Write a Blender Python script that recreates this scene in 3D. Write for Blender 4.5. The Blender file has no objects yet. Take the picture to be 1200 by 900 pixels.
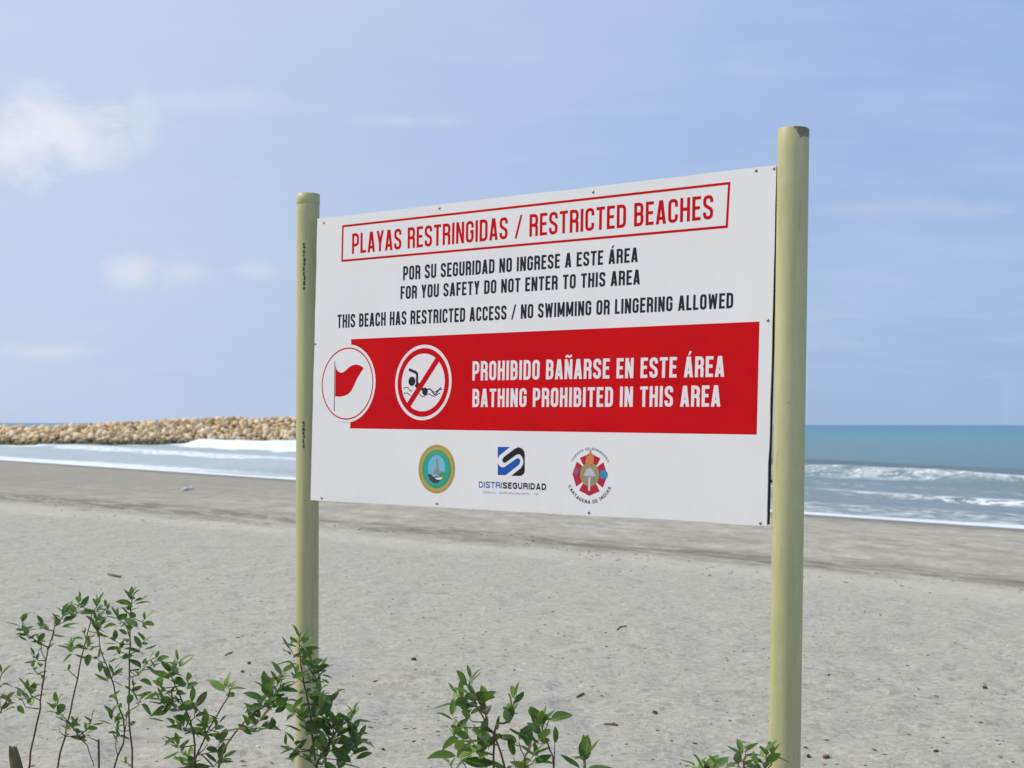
import bpy, bmesh, math, random
import numpy as np
from mathutils import Vector, Matrix

random.seed(7)
rng = np.random.default_rng(11)
SC = bpy.context.scene
COL = SC.collection

# ------------------------------------------------------------------ camera, sky, sun, exposure
F = 1667.0                       # focal length in photo pixels (50 mm on 36 mm)
EYE = 3.0                        # metres above the water
PITCH = math.atan(46.9 / F)
ROLL = math.atan(0.0022)         # horizon falls slightly to the right
cam_d = bpy.data.cameras.new('camera')
cam = bpy.data.objects.new('camera', cam_d)
COL.objects.link(cam)
cam_d.sensor_width = 36.0
cam_d.lens = F / 1200 * 36.0
cam_d.clip_start = 0.05
cam_d.clip_end = 60000
CAM_M = Matrix.Translation((0, 0, EYE)) @ Matrix.Rotation(math.radians(90) + PITCH, 4, 'X') @ Matrix.Rotation(ROLL, 4, 'Z')
cam.matrix_world = CAM_M
cam_d.dof.use_dof = True
cam_d.dof.focus_distance = 5.9
cam_d.dof.aperture_fstop = 5.6
SC.camera = cam

SUN_EL, SUN_AZ = math.radians(47), math.radians(-84)     # azimuth clockwise from +Y (straight ahead)
sdir = Vector((math.sin(SUN_AZ) * math.cos(SUN_EL), math.cos(SUN_AZ) * math.cos(SUN_EL), math.sin(SUN_EL)))
sun_d = bpy.data.lights.new('sun', 'SUN')
sun_d.energy = 3.0
sun_d.angle = math.radians(0.6)
sun_d.color = (1.0, 0.935, 0.80)
sun = bpy.data.objects.new('sun', sun_d)
COL.objects.link(sun)
sun.rotation_euler = sdir.to_track_quat('Z', 'Y').to_euler()
sun.location = (-20, 0, 30)

SC.view_settings.view_transform = 'Standard'
SC.view_settings.look = 'None'
SC.view_settings.exposure = 0.14
SC.view_settings.gamma = 1.0

# ---- node helper
class NT:
    def __init__(s, tree):
        s.t = tree; s.n = tree.nodes; s.l = tree.links
    def node(s, typ, **kw):
        n = s.n.new(typ)
        for k, v in kw.items(): setattr(n, k, v)
        return n
    def link(s, a, b): s.l.new(a, b)
    def put(s, sock, v):
        if isinstance(v, bpy.types.NodeSocket): s.l.new(v, sock)
        elif v is not None: sock.default_value = v
    def math(s, op, a, b=None, c=None, clamp=False):
        n = s.node('ShaderNodeMath', operation=op, use_clamp=clamp)
        s.put(n.inputs[0], a); s.put(n.inputs[1], b)
        if c is not None: s.put(n.inputs[2], c)
        return n.outputs[0]
    def vmath(s, op, a, b=None):
        n = s.node('ShaderNodeVectorMath', operation=op)
        s.put(n.inputs[0], a); s.put(n.inputs[1], b)
        return n.outputs['Value'] if op in ('DOT_PRODUCT', 'LENGTH') else n.outputs[0]
    def noise(s, vec, scale, detail=4, rough=.55, dist=0.0):
        n = s.node('ShaderNodeTexNoise')
        s.put(n.inputs['Vector'], vec); n.inputs['Scale'].default_value = scale
        n.inputs['Detail'].default_value = detail; n.inputs['Roughness'].default_value = rough
        n.inputs['Distortion'].default_value = dist
        return n.outputs['Fac']
    def ramp(s, fac, stops, interp='LINEAR'):
        n = s.node('ShaderNodeValToRGB'); cr = n.color_ramp; cr.interpolation = interp
        while len(cr.elements) < len(stops): cr.elements.new(0.5)
        for e, (p, c) in zip(cr.elements, stops):
            e.position = p
            e.color = (c, c, c, 1) if isinstance(c, (int, float)) else (*c, 1)
        s.put(n.inputs[0], fac)
        return n.outputs[0]
    def step(s, v, a, b, lo=0.0, hi=1.0, smooth=True):
        n = s.node('ShaderNodeMapRange'); n.interpolation_type = 'SMOOTHSTEP' if smooth else 'LINEAR'
        s.put(n.inputs[0], v); s.put(n.inputs[1], a); s.put(n.inputs[2], b)
        s.put(n.inputs[3], lo); s.put(n.inputs[4], hi)
        return n.outputs[0]
    def mix(s, f, a, b, mode='MIX'):
        n = s.node('ShaderNodeMix', data_type='RGBA', blend_type=mode)
        s.put(n.inputs[0], f)
        s.put(n.inputs[6], a if isinstance(a, bpy.types.NodeSocket) else (*a, 1))
        s.put(n.inputs[7], b if isinstance(b, bpy.types.NodeSocket) else (*b, 1))
        return n.outputs[2]
    def mapping(s, vec, scale=(1, 1, 1), loc=(0, 0, 0), rot=(0, 0, 0)):
        n = s.node('ShaderNodeMapping'); s.put(n.inputs[0], vec)
        n.inputs['Scale'].default_value = scale; n.inputs['Location'].default_value = loc
        n.inputs['Rotation'].default_value = rot
        return n.outputs[0]
    def bump(s, h, strength=.3, dist=.01, normal=None):
        n = s.node('ShaderNodeBump'); n.inputs['Strength'].default_value = strength
        n.inputs['Distance'].default_value = dist; s.put(n.inputs['Height'], h)
        if normal is not None: s.put(n.inputs['Normal'], normal)
        return n.outputs[0]

def px_dir(px, py):
    """world direction of the line of sight through a photo pixel"""
    return (CAM_M.to_3x3() @ Vector(((px - 600) / F, (450 - py) / F, -1.0)))

# ---- world: Nishita sky seen through thin high cloud and a few small cumulus puffs
W = bpy.data.worlds.new('World'); SC.world = W; W.use_nodes = True
w = NT(W.node_tree); w.n.clear()
out = w.node('ShaderNodeOutputWorld'); bg = w.node('ShaderNodeBackground')
bg.inputs['Strength'].default_value = 0.10
sky = w.node('ShaderNodeTexSky', sky_type='NISHITA', sun_disc=False)
sky.sun_elevation = SUN_EL; sky.sun_rotation = SUN_AZ
sky.altitude = 0; sky.air_density = 1.0; sky.dust_density = .5; sky.ozone_density = 1.3
tc = w.node('ShaderNodeTexCoord'); D = tc.outputs['Generated']
sep = w.node('ShaderNodeSeparateXYZ'); w.link(D, sep.inputs[0]); Zc = sep.outputs['Z']
zc = w.math('MAXIMUM', Zc, 0.03)
inv = w.math('DIVIDE', 1.0, w.math('ADD', zc, 0.22))
comb = w.node('ShaderNodeCombineXYZ')
w.put(comb.inputs[0], w.math('MULTIPLY', sep.outputs['X'], inv)); w.put(comb.inputs[1], w.math('MULTIPLY', sep.outputs['Y'], inv))
plane = comb.outputs[0]
wisps = w.noise(w.mapping(plane, scale=(1.3, 3.4, 1), rot=(0, 0, .25)), 2.4, 7, .58, .6)
veil = w.step(wisps, .42, .78)
big = w.noise(w.mapping(D, scale=(1, 1, 3.0), loc=(3.1, .4, 0)), 2.2, 5, .55, .3)
veil2 = w.step(big, .40, .75)
haze = w.step(Zc, -.02, .42, 1.0, 0.0)
haze = w.math('POWER', haze, 1.8)
# measured cumulus puffs: (pixel x, y, half width, half height in px, density)
puffs = [(22, 165, 130, 56, .80), (95, 178, 80, 36, .50), (165, 150, 22, 50, .30), (150, 318, 40, 20, .44), (215, 320, 38, 18, .30),
         (302, 318, 36, 16, .26), (55, 411, 70, 14, .28), (470, 142, 90, 11, .22), (260, 118, 120, 16, .16), (-120, 210, 130, 60, .5),
         (1040, 245, 170, 12, .12)]
pn = w.noise(w.mapping(D, scale=(1, 1, 1.7)), 11.0, 8, .62, .25)
pn2 = w.noise(w.mapping(D, scale=(1, 1, 2.4), loc=(5, 2, 1)), 34.0, 6, .6, .2)
total = None
for (cx, cy, hw, hh, dn) in puffs:
    c = px_dir(cx, cy).normalized()
    right = px_dir(cx + 60, cy).normalized() - px_dir(cx - 60, cy).normalized(); right.normalize()
    up = c.cross(right); up = -up if up.z < 0 else up
    d = w.vmath('SUBTRACT', D, tuple(c))
    a = w.math('DIVIDE', w.vmath('DOT_PRODUCT', d, tuple(right)), hw / F)
    b = w.math('DIVIDE', w.vmath('DOT_PRODUCT', d, tuple(up)), hh / F)
    facing = w.step(w.vmath('DOT_PRODUCT', D, tuple(c)), .5, .6)
    r = w.math('SQRT', w.math('ADD', w.math('MULTIPLY', a, a), w.math('MULTIPLY', b, b)))
    r = w.math('ADD', r, w.math('MULTIPLY', w.math('SUBTRACT', pn, .5), 2.6))
    r = w.math('ADD', r, w.math('MULTIPLY', w.math('SUBTRACT', pn2, .5), 0.9))
    m = w.math('MULTIPLY', w.math('MULTIPLY', w.step(r, .0, 1.15, 1.0, 0.0), dn), facing)
    total = m if total is None else w.math('MAXIMUM', total, m)
skyc = sky.outputs[0]
glow = w.step(w.vmath('DOT_PRODUCT', D, tuple(sdir)), -.22, .62)     # thin haze brightens towards the sun
HAZE_C = (3.1, 4.4, 6.2); BLUE_C = (1.75, 3.6, 7.3); VEIL_C = (5.7, 6.35, 7.95); CLOUD_C = (7.9, 7.8, 8.5)
skyc = w.mix(.75, skyc, BLUE_C)
skyc = w.mix(w.math('MULTIPLY', haze, .70), skyc, HAZE_C)
skyc = w.mix(w.math('MULTIPLY', glow, .88), skyc, VEIL_C)
skyc = w.mix(w.math('ADD', w.math('MULTIPLY', veil, .14), w.math('ADD', .04, w.math('MULTIPLY', veil2, .26))), skyc, VEIL_C)
skyc = w.mix(total, skyc, CLOUD_C)
w.link(skyc, bg.inputs['Color']); w.link(bg.outputs[0], out.inputs['Surface'])

# ------------------------------------------------------------------ general helpers
def tag(o, label=None, cat=None, group=None, kind=None):
    if label: o['label'] = label
    if cat: o['category'] = cat
    if group: o['group'] = group
    if kind: o['kind'] = kind
    return o

def empty(name, loc=(0, 0, 0)):
    o = bpy.data.objects.new(name, None); COL.objects.link(o); o.location = loc
    o.empty_display_size = .1
    return o

def mesh_obj(name, verts, faces, mats, parent=None, smooth=False, fmat=None):
    me = bpy.data.meshes.new(name)
    me.from_pydata([tuple(v) for v in verts], [], faces)
    for m in (mats if isinstance(mats, list) else [mats]): me.materials.append(m)
    if fmat is not None: me.polygons.foreach_set('material_index', fmat)
    if smooth: me.polygons.foreach_set('use_smooth', [True] * len(me.polygons))
    me.update()
    o = bpy.data.objects.new(name, me); COL.objects.link(o)
    if parent: o.parent = parent
    return o

class MB:
    """collects simple shapes, links them as one mesh"""
    def __init__(s): s.v = []; s.f = []
    def add(s, vs, fs):
        k = len(s.v); s.v += [Vector(v) for v in vs]; s.f += [tuple(i + k for i in f) for f in fs]
    def box(s, c, h, M=None):
        vs = [Vector((c[0] + x * h[0], c[1] + y * h[1], c[2] + z * h[2])) for x in (-1, 1) for y in (-1, 1) for z in (-1, 1)]
        if M: vs = [M @ v for v in vs]
        s.add(vs, [(0, 1, 3, 2), (4, 6, 7, 5), (0, 4, 5, 1), (2, 3, 7, 6), (0, 2, 6, 4), (1, 5, 7, 3)])
    def tube(s, pts, rads, n=7, cap=True):
        pts = [Vector(p) for p in pts]; k = len(s.v); prev = None
        for i, p in enumerate(pts):
            t = (pts[min(i + 1, len(pts) - 1)] - pts[max(i - 1, 0)]).normalized()
            a = Vector((0, 1, 0)) if abs(t.y) < .9 else Vector((1, 0, 0))
            u = t.cross(a).normalized() if prev is None else (prev - t * prev.dot(t)).normalized()
            prev = u; vv = t.cross(u)
            for j in range(n):
                an = 2 * math.pi * j / n
                s.v.append(p + (u * math.cos(an) + vv * math.sin(an)) * rads[i])
        for i in range(len(pts) - 1):
            for j in range(n):
                a, b = k + i * n + j, k + i * n + (j + 1) % n
                s.f.append((a, b, b + n, a + n))
        if cap:
            s.f.append(tuple(k + j for j in range(n - 1, -1, -1)))
            s.f.append(tuple(k + (len(pts) - 1) * n + j for j in range(n)))
    def build(s, name, mat, parent=None, smooth=False): return mesh_obj(name, s.v, s.f, mat, parent, smooth)

def new_mat(name):
    m = bpy.data.materials.new(name); m.use_nodes = True
    t = NT(m.node_tree); t.n.clear()
    o = t.node('ShaderNodeOutputMaterial'); p = t.node('ShaderNodeBsdfPrincipled')
    t.link(p.outputs[0], o.inputs['Surface'])
    t.p = p; t.o = o
    return m, t

def flat_mat(name, col, rough=.5, spec=.5, metal=0.0, var=.06, scale=9, bump=0):
    m, t = new_mat(name)
    oc = t.node('ShaderNodeTexCoord').outputs['Object']
    n = t.noise(oc, scale, 5, .6)
    lo = tuple(c * (1 - var) for c in col); hi = tuple(min(1, c * (1 + var)) for c in col)
    t.link(t.ramp(n, [(.3, lo), (.7, hi)]), t.p.inputs['Base Color'])
    t.p.inputs['Roughness'].default_value = rough
    t.p.inputs['Specular IOR Level'].default_value = spec
    t.p.inputs['Metallic'].default_value = metal
    if bump: t.link(t.bump(t.noise(oc, scale * 8, 4), bump, .002), t.p.inputs['Normal'])
    return m

def at(px, py, Y):
    """point on the line of sight through photo pixel (px, py) at distance Y ahead"""
    d = px_dir(px, py)
    return Vector((0, 0, EYE)) + d * (Y / d.y)

# ------------------------------------------------------------------ terrain maths
NX, NY = 0.796, 0.605            # seaward normal of the shoreline
def shore_s(x, y): return NX * (x - 9.85) + NY * (y - 47.6)
def shore_t(x, y): return -NY * (x - 9.85) + NX * (y - 47.6)
PS = [-4000, -200, -60, -36, -27, -22, -18, -12, -6, 0, 5, 30, 100, 400, 30000]
PZ = [3.0, 1.75, 1.42, 1.30, 1.22, 1.08, .86, .60, .34, .015, -.30, -1.5, -4, -8, -40]
def profile(s):
    s = np.asarray(s, float)
    return (np.interp(s - 1.2, PS, PZ) + np.interp(s, PS, PZ) + np.interp(s + 1.2, PS, PZ)) / 3

def vnoise(x, y, seed=0):
    xi = np.floor(x).astype(np.int64); yi = np.floor(y).astype(np.int64)
    fx = x - xi; fy = y - yi; fx = fx * fx * (3 - 2 * fx); fy = fy * fy * (3 - 2 * fy)
    def h(a, b):
        n = (a * 374761393 + b * 668265263 + seed * 982451653) & 0x7fffffff
        n = ((n ^ (n >> 13)) * 1274126177) & 0x7fffffff
        n = n ^ (n >> 16)
        return (n & 0xffff) / 65535.0
    return (h(xi, yi) * (1 - fx) + h(xi + 1, yi) * fx) * (1 - fy) + (h(xi, yi + 1) * (1 - fx) + h(xi + 1, yi + 1) * fx) * fy

def height(x, y, fine=True):
    x = np.asarray(x, float); y = np.asarray(y, float)
    s = shore_s(x, y)
    z = profile(s)
    dry = np.clip((-20 - s) / 5, 0, 1)           # trampled dry sand
    z = z + .05 * (vnoise(x / 5.5, y / 5.5, 1) - .5) * np.clip(-s / 10, 0, 1)
    if fine:
        z = z + (.034 * (vnoise(x / .55 + 9, y / .55, 2) - .5) + .026 * (vnoise(x / .23, y / .23 + 5, 3) - .5)
                 + .014 * (vnoise(x / .11, y / .11, 4) - .5)) * (.18 + .82 * dry) * np.clip(-s / 6, 0, 1)
        # scattered footprints and pits
        q = vnoise(x / .34 + 3, y / .34 + 17, 6)
        z = z - .022 * np.clip((q - .74) / .2, 0, 1) * dry
        # low scarp / tyre marks along the tide line
        z = z + .02 * np.sin(s * 5.2) * np.exp(-((s + 18.5) / 2.0) ** 2)
    return z
def ground_z(x, y): return float(height(np.array([x]), np.array([y]))[0])

# ------------------------------------------------------------------ beach
def grow(start, step, end, k):
    r = [start]
    while r[-1] < end: r.append(r[-1] + step); step *= k
    return r
def make_beach():
    xs = np.arange(-9, 9.001, .045)
    right = np.array(grow(9.06, .06, 40000, 1.085)); left = -np.array(grow(9.06, .06, 40000, 1.085))[::-1]
    xs = np.concatenate([left, xs, right])
    ys = [4.5]
    while ys[-1] < 130: ys.append(ys[-1] + max(.03, .030 * (ys[-1] / 7) ** 1.25))
    ys = np.array(ys)
    far = np.array(grow(134, 4, 40000, 1.3)); near = (4.44 - (np.array(grow(0, .06, 4000, 1.18))))[::-1]
    ys = np.concatenate([near, ys, far])
    X, Y = np.meshgrid(xs, ys)
    Z = height(X, Y)
    n, m = X.shape
    co = np.stack([X, Y, Z], -1).reshape(-1, 3)
    idx = np.arange(n * m).reshape(n, m)
    f = np.stack([idx[:-1, :-1], idx[:-1, 1:], idx[1:, 1:], idx[1:, :-1]], -1).reshape(-1, 4)
    # keep what lies above a little below the water (the sea bed beyond is out of sight)
    sv = shore_s(X, Y).reshape(-1)
    f = f[(sv[f] < 60).any(1)]
    used = np.unique(f); remap = -np.ones(n * m, int); remap[used] = np.arange(len(used))
    co = co[used]; f = remap[f]
    me = bpy.data.meshes.new('beach')
    me.vertices.add(len(co)); me.vertices.foreach_set('co', co.astype(np.float32).ravel())
    me.loops.add(f.size); me.loops.foreach_set('vertex_index', f.astype(np.int32).ravel())
    me.polygons.add(len(f)); me.polygons.foreach_set('loop_start', (np.arange(len(f)) * 4).astype(np.int32))
    me.polygons.foreach_set('use_smooth', np.ones(len(f), bool))
    me.update(calc_edges=True)
    o = bpy.data.objects.new('beach', me); COL.objects.link(o)
    o['kind'] = 'structure'; o['label'] = 'grey sand beach sloping down to the sea'
    me.materials.append(sand_mat())
    return o

def sand_mat():
    m, t = new_mat('sand')
    P = t.node('ShaderNodeTexCoord').outputs['Object']
    s = t.math('SUBTRACT', t.vmath('DOT_PRODUCT', P, (NX, NY, 0)), NX * 9.85 + NY * 47.6)
    tt = t.vmath('DOT_PRODUCT', P, (-NY, NX, 0))
    cb = t.node('ShaderNodeCombineXYZ'); t.put(cb.inputs[0], s); t.put(cb.inputs[1], tt); ST = cb.outputs[0]
    streak = t.noise(t.mapping(ST, scale=(1.0, .16, 1)), .75, 8, .7, .5)
    streak2 = t.noise(t.mapping(ST, scale=(1.0, .22, 1), loc=(7, 3, 0)), 2.4, 8, .72, .5)
    b = t.vmath('DOT_PRODUCT', P, (.66, .75, 0))
    warp = t.math('ADD', t.math('MULTIPLY', t.math('SUBTRACT', t.noise(P, .22, 5, .6), .5), 2.6), t.math('MULTIPLY', t.math('SUBTRACT', streak, .5), 2.2))
    bw = t.math('ADD', b, warp)
    sw = t.math('ADD', s, warp)
    fine = t.noise(P, 20, 6, .75)
    mid = t.noise(P, 3.2, 5, .6)
    dry = t.ramp(fine, [(.30, (.285, .270, .225)), (.68, (.53, .507, .43))])
    dry = t.mix(t.step(mid, .35, .7, 0, .35), dry, (.40, .385, .34))
    dim = t.noise(t.mapping(P, scale=(1, 1.0, 1)), 11, 4, .6, .3)
    dry = t.mix(t.step(dim, .54, .68, 0, .6), dry, (.25, .235, .215))
    scuff = t.noise(t.mapping(P, scale=(.5, 1, 1), loc=(3, 8, 0)), 1.0, 7, .7, .4)
    dry = t.mix(t.step(scuff, .56, .70, 0, .45), dry, (.27, .245, .215))
    pale = (.52, .49, .41)
    mott = t.noise(t.mapping(P, scale=(1.1, .42, 1)), 1.5, 8, .74, .3)
    damp = t.ramp(mott, [(.34, (.275, .255, .205)), (.5, (.38, .355, .29)), (.64, (.485, .455, .38))])
    mott2 = t.noise(t.mapping(P, scale=(1.6, .8, 1), loc=(2, 6, 0)), 4.0, 6, .7)
    damp = t.mix(t.step(mott2, .54, .68, 0, .45), damp, (.25, .232, .188))
    damp = t.mix(t.step(mott2, .46, .34, 0, .40), damp, (.53, .505, .43))
    damp = t.mix(t.math('MULTIPLY', t.step(tt, 22, 55), .62), damp, (.275, .25, .205))
    damp = t.mix(t.step(streak, .46, .60, 0, .30), damp, (.27, .252, .215))
    wet = (.165, .150, .130)
    col = t.mix(t.step(bw, 16.0, 17.3), dry, damp)
    # pale rim where dry sand meets the strand
    rim = t.math('MULTIPLY', t.step(bw, 14.2, 15.7), t.step(bw, 16.0, 16.9, 1, 0))
    col = t.mix(t.math('MULTIPLY', rim, .55), col, pale)
    # dark line of drift just seaward of it
    tl = t.math('MULTIPLY', t.step(bw, 16.8, 18.0), t.step(bw, 18.4, 20.6, 1, 0))
    col = t.mix(t.math('MULTIPLY', tl, t.step(streak2, .42, .58, .10, .95)), col, (.185, .162, .128))
    wetf = t.step(sw, -6.5, -1.2)
    col = t.mix(t.math('MULTIPLY', wetf, .85), col, wet)
    # small dark specks of shell and drift
    vo = t.node('ShaderNodeTexVoronoi'); t.put(vo.inputs['Vector'], t.mapping(P, scale=(1, .8, 1))); vo.inputs['Scale'].default_value = 5.5
    vsep = t.node('ShaderNodeSeparateColor'); t.link(vo.outputs['Color'], vsep.inputs[0])
    sz = t.math('MULTIPLY', t.math('POWER', vsep.outputs[0], 6.0), .09)
    speck = t.math('LESS_THAN', t.math('ADD', vo.outputs['Distance'], t.math('MULTIPLY', fine, .05)), sz)
    col = t.mix(t.math('MULTIPLY', speck, .75), col, (.085, .065, .05))
    t.link(col, t.p.inputs['Base Color'])
    t.put(t.p.inputs['Roughness'], t.step(sw, -3.0, -.3, .95, .30))
    t.p.inputs['Specular IOR Level'].default_value = .25
    h = t.math('ADD', t.math('MULTIPLY', t.noise(P, 9, 6, .65), 1.0), t.math('MULTIPLY', fine, .45))
    bn = t.bump(h, .95, .03)
    t.link(bn, t.p.inputs['Normal'])
    return m
beach = make_beach()

# ------------------------------------------------------------------ sea
def s_eff(s, tt): return s / (1 + .0103 * np.clip(tt, -20, 400))
def make_sea():
    ss = np.concatenate([np.arange(-1.6, 60, .16), np.array(grow(60, .2, 42000, 1.05))])
    ts = np.concatenate([-np.array(grow(15.5, .5, 42000, 1.22))[::-1], np.arange(-15, 260, .5), np.array(grow(260, .6, 42000, 1.16))])
    S, T = np.meshgrid(ss, ts)
    se = s_eff(S, T)
    X = 9.85 + NX * S - NY * T; Y = 47.6 + NY * S + NX * T
    wv = (vnoise(T / 9, se / 40 + 2, 21) - .5)
    wv2 = (vnoise(T / 2.6, se / 9 + 4, 22) - .5)
    def ridge(c, wf, wb, h, jit=2.0):
        u = se - (c + jit * wv * 2 + jit * .35 * wv2)
        return h * np.where(u < 0, np.exp(-(u / wf) ** 2), np.exp(-(u / wb) ** 2))
    A = np.clip(.55 + 1.1 * (vnoise(T / 17, T * 0 + .3, 23)), 0, 1.3)
    Z = ridge(30.8, 1.7, 4, .48, 1.0) + ridge(23.5, .9, 3.0, .52, 1.6) * A + ridge(27, .7, 1.5, .16, 1.2)
    Z += (ridge(18.8, .7, 2.4, .62, .8) * (.72 + .55 * vnoise(T / 1.1, se / 1.5, 51)) + ridge(20.5, 2.5, 2.5, .25, 0) * (vnoise(T / .9, se / .8, 52) - .1)) * np.clip((T - 85) / 30, 0, 1)
    Z += ridge(11, .5, 2.0, .16, 1.0) + ridge(4.5, .5, 1.5, .06, .8) + ridge(17, .6, 2.0, .10, 2.0)
    near = np.clip(se / 10, 0, 1) * np.clip((2500 - S) / 1500, 0, 1)
    Z += .10 * (vnoise(S / 2.2, T / 6.0, 24) - .5) * near + .05 * (vnoise(S / .8, T / 1.6, 25) - .5) * near
    Z += .22 * (vnoise(S / 14, T / 40, 26) - .5) * np.clip((S - 50) / 40, 0, 1) * np.clip((1500 - S) / 1000, 0, 1)
    Z *= np.clip((S + .3) / 4, 0.02, 1)
    edge = .45 * (vnoise(T / 3.2, T * 0, 31) - .5) + .9 * (vnoise(T / 11, T * 0 + 2, 32) - .5)
    Z = Z - .028 * np.clip(-(S - edge) / 1.0, 0, 3) - .0 
    Z = Z + .012
    n, m = X.shape
    idx = np.arange(n * m).reshape(n, m)
    f = np.stack([idx[:-1, :-1], idx[1:, :-1], idx[1:, 1:], idx[:-1, 1:]], -1).reshape(-1, 4)[:, ::-1]
    me = bpy.data.meshes.new('sea')
    me.vertices.add(n * m); me.vertices.foreach_set('co', np.stack([X, Y, Z], -1).astype(np.float32).ravel())
    me.loops.add(f.size); me.loops.foreach_set('vertex_index', f.astype(np.int32).ravel())
    me.polygons.add(len(f)); me.polygons.foreach_set('loop_start', (np.arange(len(f)) * 4).astype(np.int32))
    me.polygons.foreach_set('use_smooth', np.ones(len(f), bool))
    me.update(calc_edges=True)
    for nm, arr in (('off', se + (2 * wv * 1.3) * np.clip(se / 12, 0, 1)), ('along', T), ('crest', A), ('dist', S - edge)):
        at_ = me.attributes.new(nm, 'FLOAT', 'POINT'); at_.data.foreach_set('value', arr.astype(np.float32).ravel())
    o = bpy.data.objects.new('sea', me); COL.objects.link(o)
    o['kind'] = 'structure'; o['label'] = 'blue green sea with lines of white surf'
    me.materials.append(water_mat())
    return o

def water_mat():
    m, t = new_mat('sea_water')
    def att(nm): return t.node('ShaderNodeAttribute', attribute_name=nm).outputs['Fac']
    off, al, crest, dist = att('off'), att('along'), att('crest'), att('dist')
    P = t.node('ShaderNodeTexCoord').outputs['Object']
    cb = t.node('ShaderNodeCombineXYZ'); t.put(cb.inputs[0], off); t.put(cb.inputs[1], al); ST = cb.outputs[0]
    n1 = t.noise(t.mapping(ST, scale=(1, .25, 1)), .9, 8, .74, .3)
    n2 = t.noise(t.mapping(ST, scale=(1, .30, 1), loc=(4, 9, 0)), 3.0, 8, .78, .15)
    n3 = t.noise(t.mapping(ST, scale=(1, .10, 1), loc=(1, 2, 0)), .35, 5, .6, .5)
    # water colour from the sand-laden shallows out to the deep
    deep = t.ramp(t.step(dist, 0, 900, smooth=False), [(0, (.20, .27, .29)), (.012, (.21, .29, .32)), (.04, (.115, .215, .24)), (.07, (.11, .215, .245)), (.15, (.10, .22, .25)),
                                         (.26, (.065, .235, .265)), (.5, (.045, .20, .275)), (1, (.028, .17, .27))])
    patch = t.step(t.noise(t.mapping(P, scale=(.35, 1, 1)), .03, 5, .6), .35, .7)
    deep = t.mix(t.math('MULTIPLY', patch, .55), deep, (.125, .19, .235))
    # darker band of colour along the front and crest of the swell
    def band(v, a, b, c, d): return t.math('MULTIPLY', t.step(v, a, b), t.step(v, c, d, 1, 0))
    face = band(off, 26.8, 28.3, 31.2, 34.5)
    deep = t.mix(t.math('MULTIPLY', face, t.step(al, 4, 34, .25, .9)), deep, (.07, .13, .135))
    # foam
    ow = t.math('ADD', off, t.math('MULTIPLY', t.math('SUBTRACT', n1, .5), 3.2))
    leftness = t.step(al, 20, 60)
    brk = t.math('MULTIPLY', band(ow, 20.8, 22.3, 24.0, 29.5), t.step(n2, .50, .60))
    brk_core = t.math('MULTIPLY', t.math('MULTIPLY', band(ow, 21.2, 22.2, 23.4, 25.6), t.step(n1, .42, .55)), t.step(al, 26, 8, .25, 1))
    brk_left = t.math('MULTIPLY', band(ow, 17.3, 18.2, 24.5, 27.5), leftness)
    brk_left = t.math('MAXIMUM', brk_left, t.math('MULTIPLY', band(ow, 15.6, 16.6, 23, 26), t.step(al, 80, 105)))
    brk = t.math('MAXIMUM', t.math('MAXIMUM', brk, brk_core), t.math('MULTIPLY', brk_left, t.step(n2, .22, .40)))
    far_b = t.math('MULTIPLY', band(ow, 25.5, 26.4, 27.0, 29.5), t.step(n2, .55, .66))
    l2 = t.math('MULTIPLY', band(ow, 9.8, 10.6, 11.0, 13.2), t.math('MULTIPLY', t.step(n2, .42, .52), t.step(n3, .38, .52, .25, 1)))
    l3 = t.math('MULTIPLY', band(ow, 15.4, 16.4, 16.8, 19.5), t.step(n2, .50, .62))
    ow2 = t.math('ADD', dist, t.math('MULTIPLY', t.math('SUBTRACT', n1, .5), 1.6))
    edge = t.math('MAXIMUM', band(ow2, -2.0, -1.6, 0.95, 1.9), t.math('MULTIPLY', band(ow2, .4, .9, 3.8, 8.0), t.step(n2, .42, .58)))
    lace = t.math('MULTIPLY', t.step(off, 29, 3, 0, 1), t.step(t.math('ADD', n2, t.math('MULTIPLY', n3, .5)), .72, .95, 0, .60))
    shoreL = t.math('MULTIPLY', t.math('MULTIPLY', band(ow2, -.5, .5, 3.2, 5.5), leftness), t.step(n2, .30, .46))
    l2L = t.math('MULTIPLY', t.math('MULTIPLY', band(ow, 8.6, 9.8, 11.6, 13.6), leftness), t.step(n2, .34, .50))
    milky = t.math('MULTIPLY', t.math('MULTIPLY', t.step(off, 30, 12), leftness), .45)
    foam = t.math('MAXIMUM', brk, far_b)
    for q in (shoreL, l2L, l2, l3, edge, lace, milky): foam = t.math('MAXIMUM', foam, q)
    n4 = t.noise(t.mapping(ST, scale=(1, .45, 1), loc=(2, 5, 0)), 7.5, 6, .7, .1)
    foam = t.math('MULTIPLY', t.math('MINIMUM', foam, 1.0), t.step(t.math('ADD', n4, t.math('MULTIPLY', t.step(foam, .8, 1.0), .10)), .36, .52, .35, 1))
    foam = t.math('MAXIMUM', foam, t.math('MULTIPLY', t.math('MAXIMUM', t.math('MULTIPLY', brk_left, leftness), t.step(ow2, .0, .3, band(ow2, -2.0, -1.6, .5, .9), 0)), t.step(t.math('ADD', n2, t.math('MULTIPLY', n4, .6)), .62, .92, .25, 1)))
    # scattered white horses further out
    wc = t.math('MULTIPLY', t.step(t.noise(t.mapping(P, scale=(.3, 1, 1)), .09, 4, .6, .3), .70, .76), band(dist, 70, 140, 600, 1500))
    foam = t.math('MAXIMUM', foam, t.math('MULTIPLY', wc, .4))
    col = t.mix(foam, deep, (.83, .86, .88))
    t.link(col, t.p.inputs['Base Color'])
    t.put(t.p.inputs['Roughness'], t.math('ADD', .32, t.math('MULTIPLY', foam, .5)))
    t.p.inputs['IOR'].default_value = 1.33
    t.p.inputs['Specular IOR Level'].default_value = .32
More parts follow.
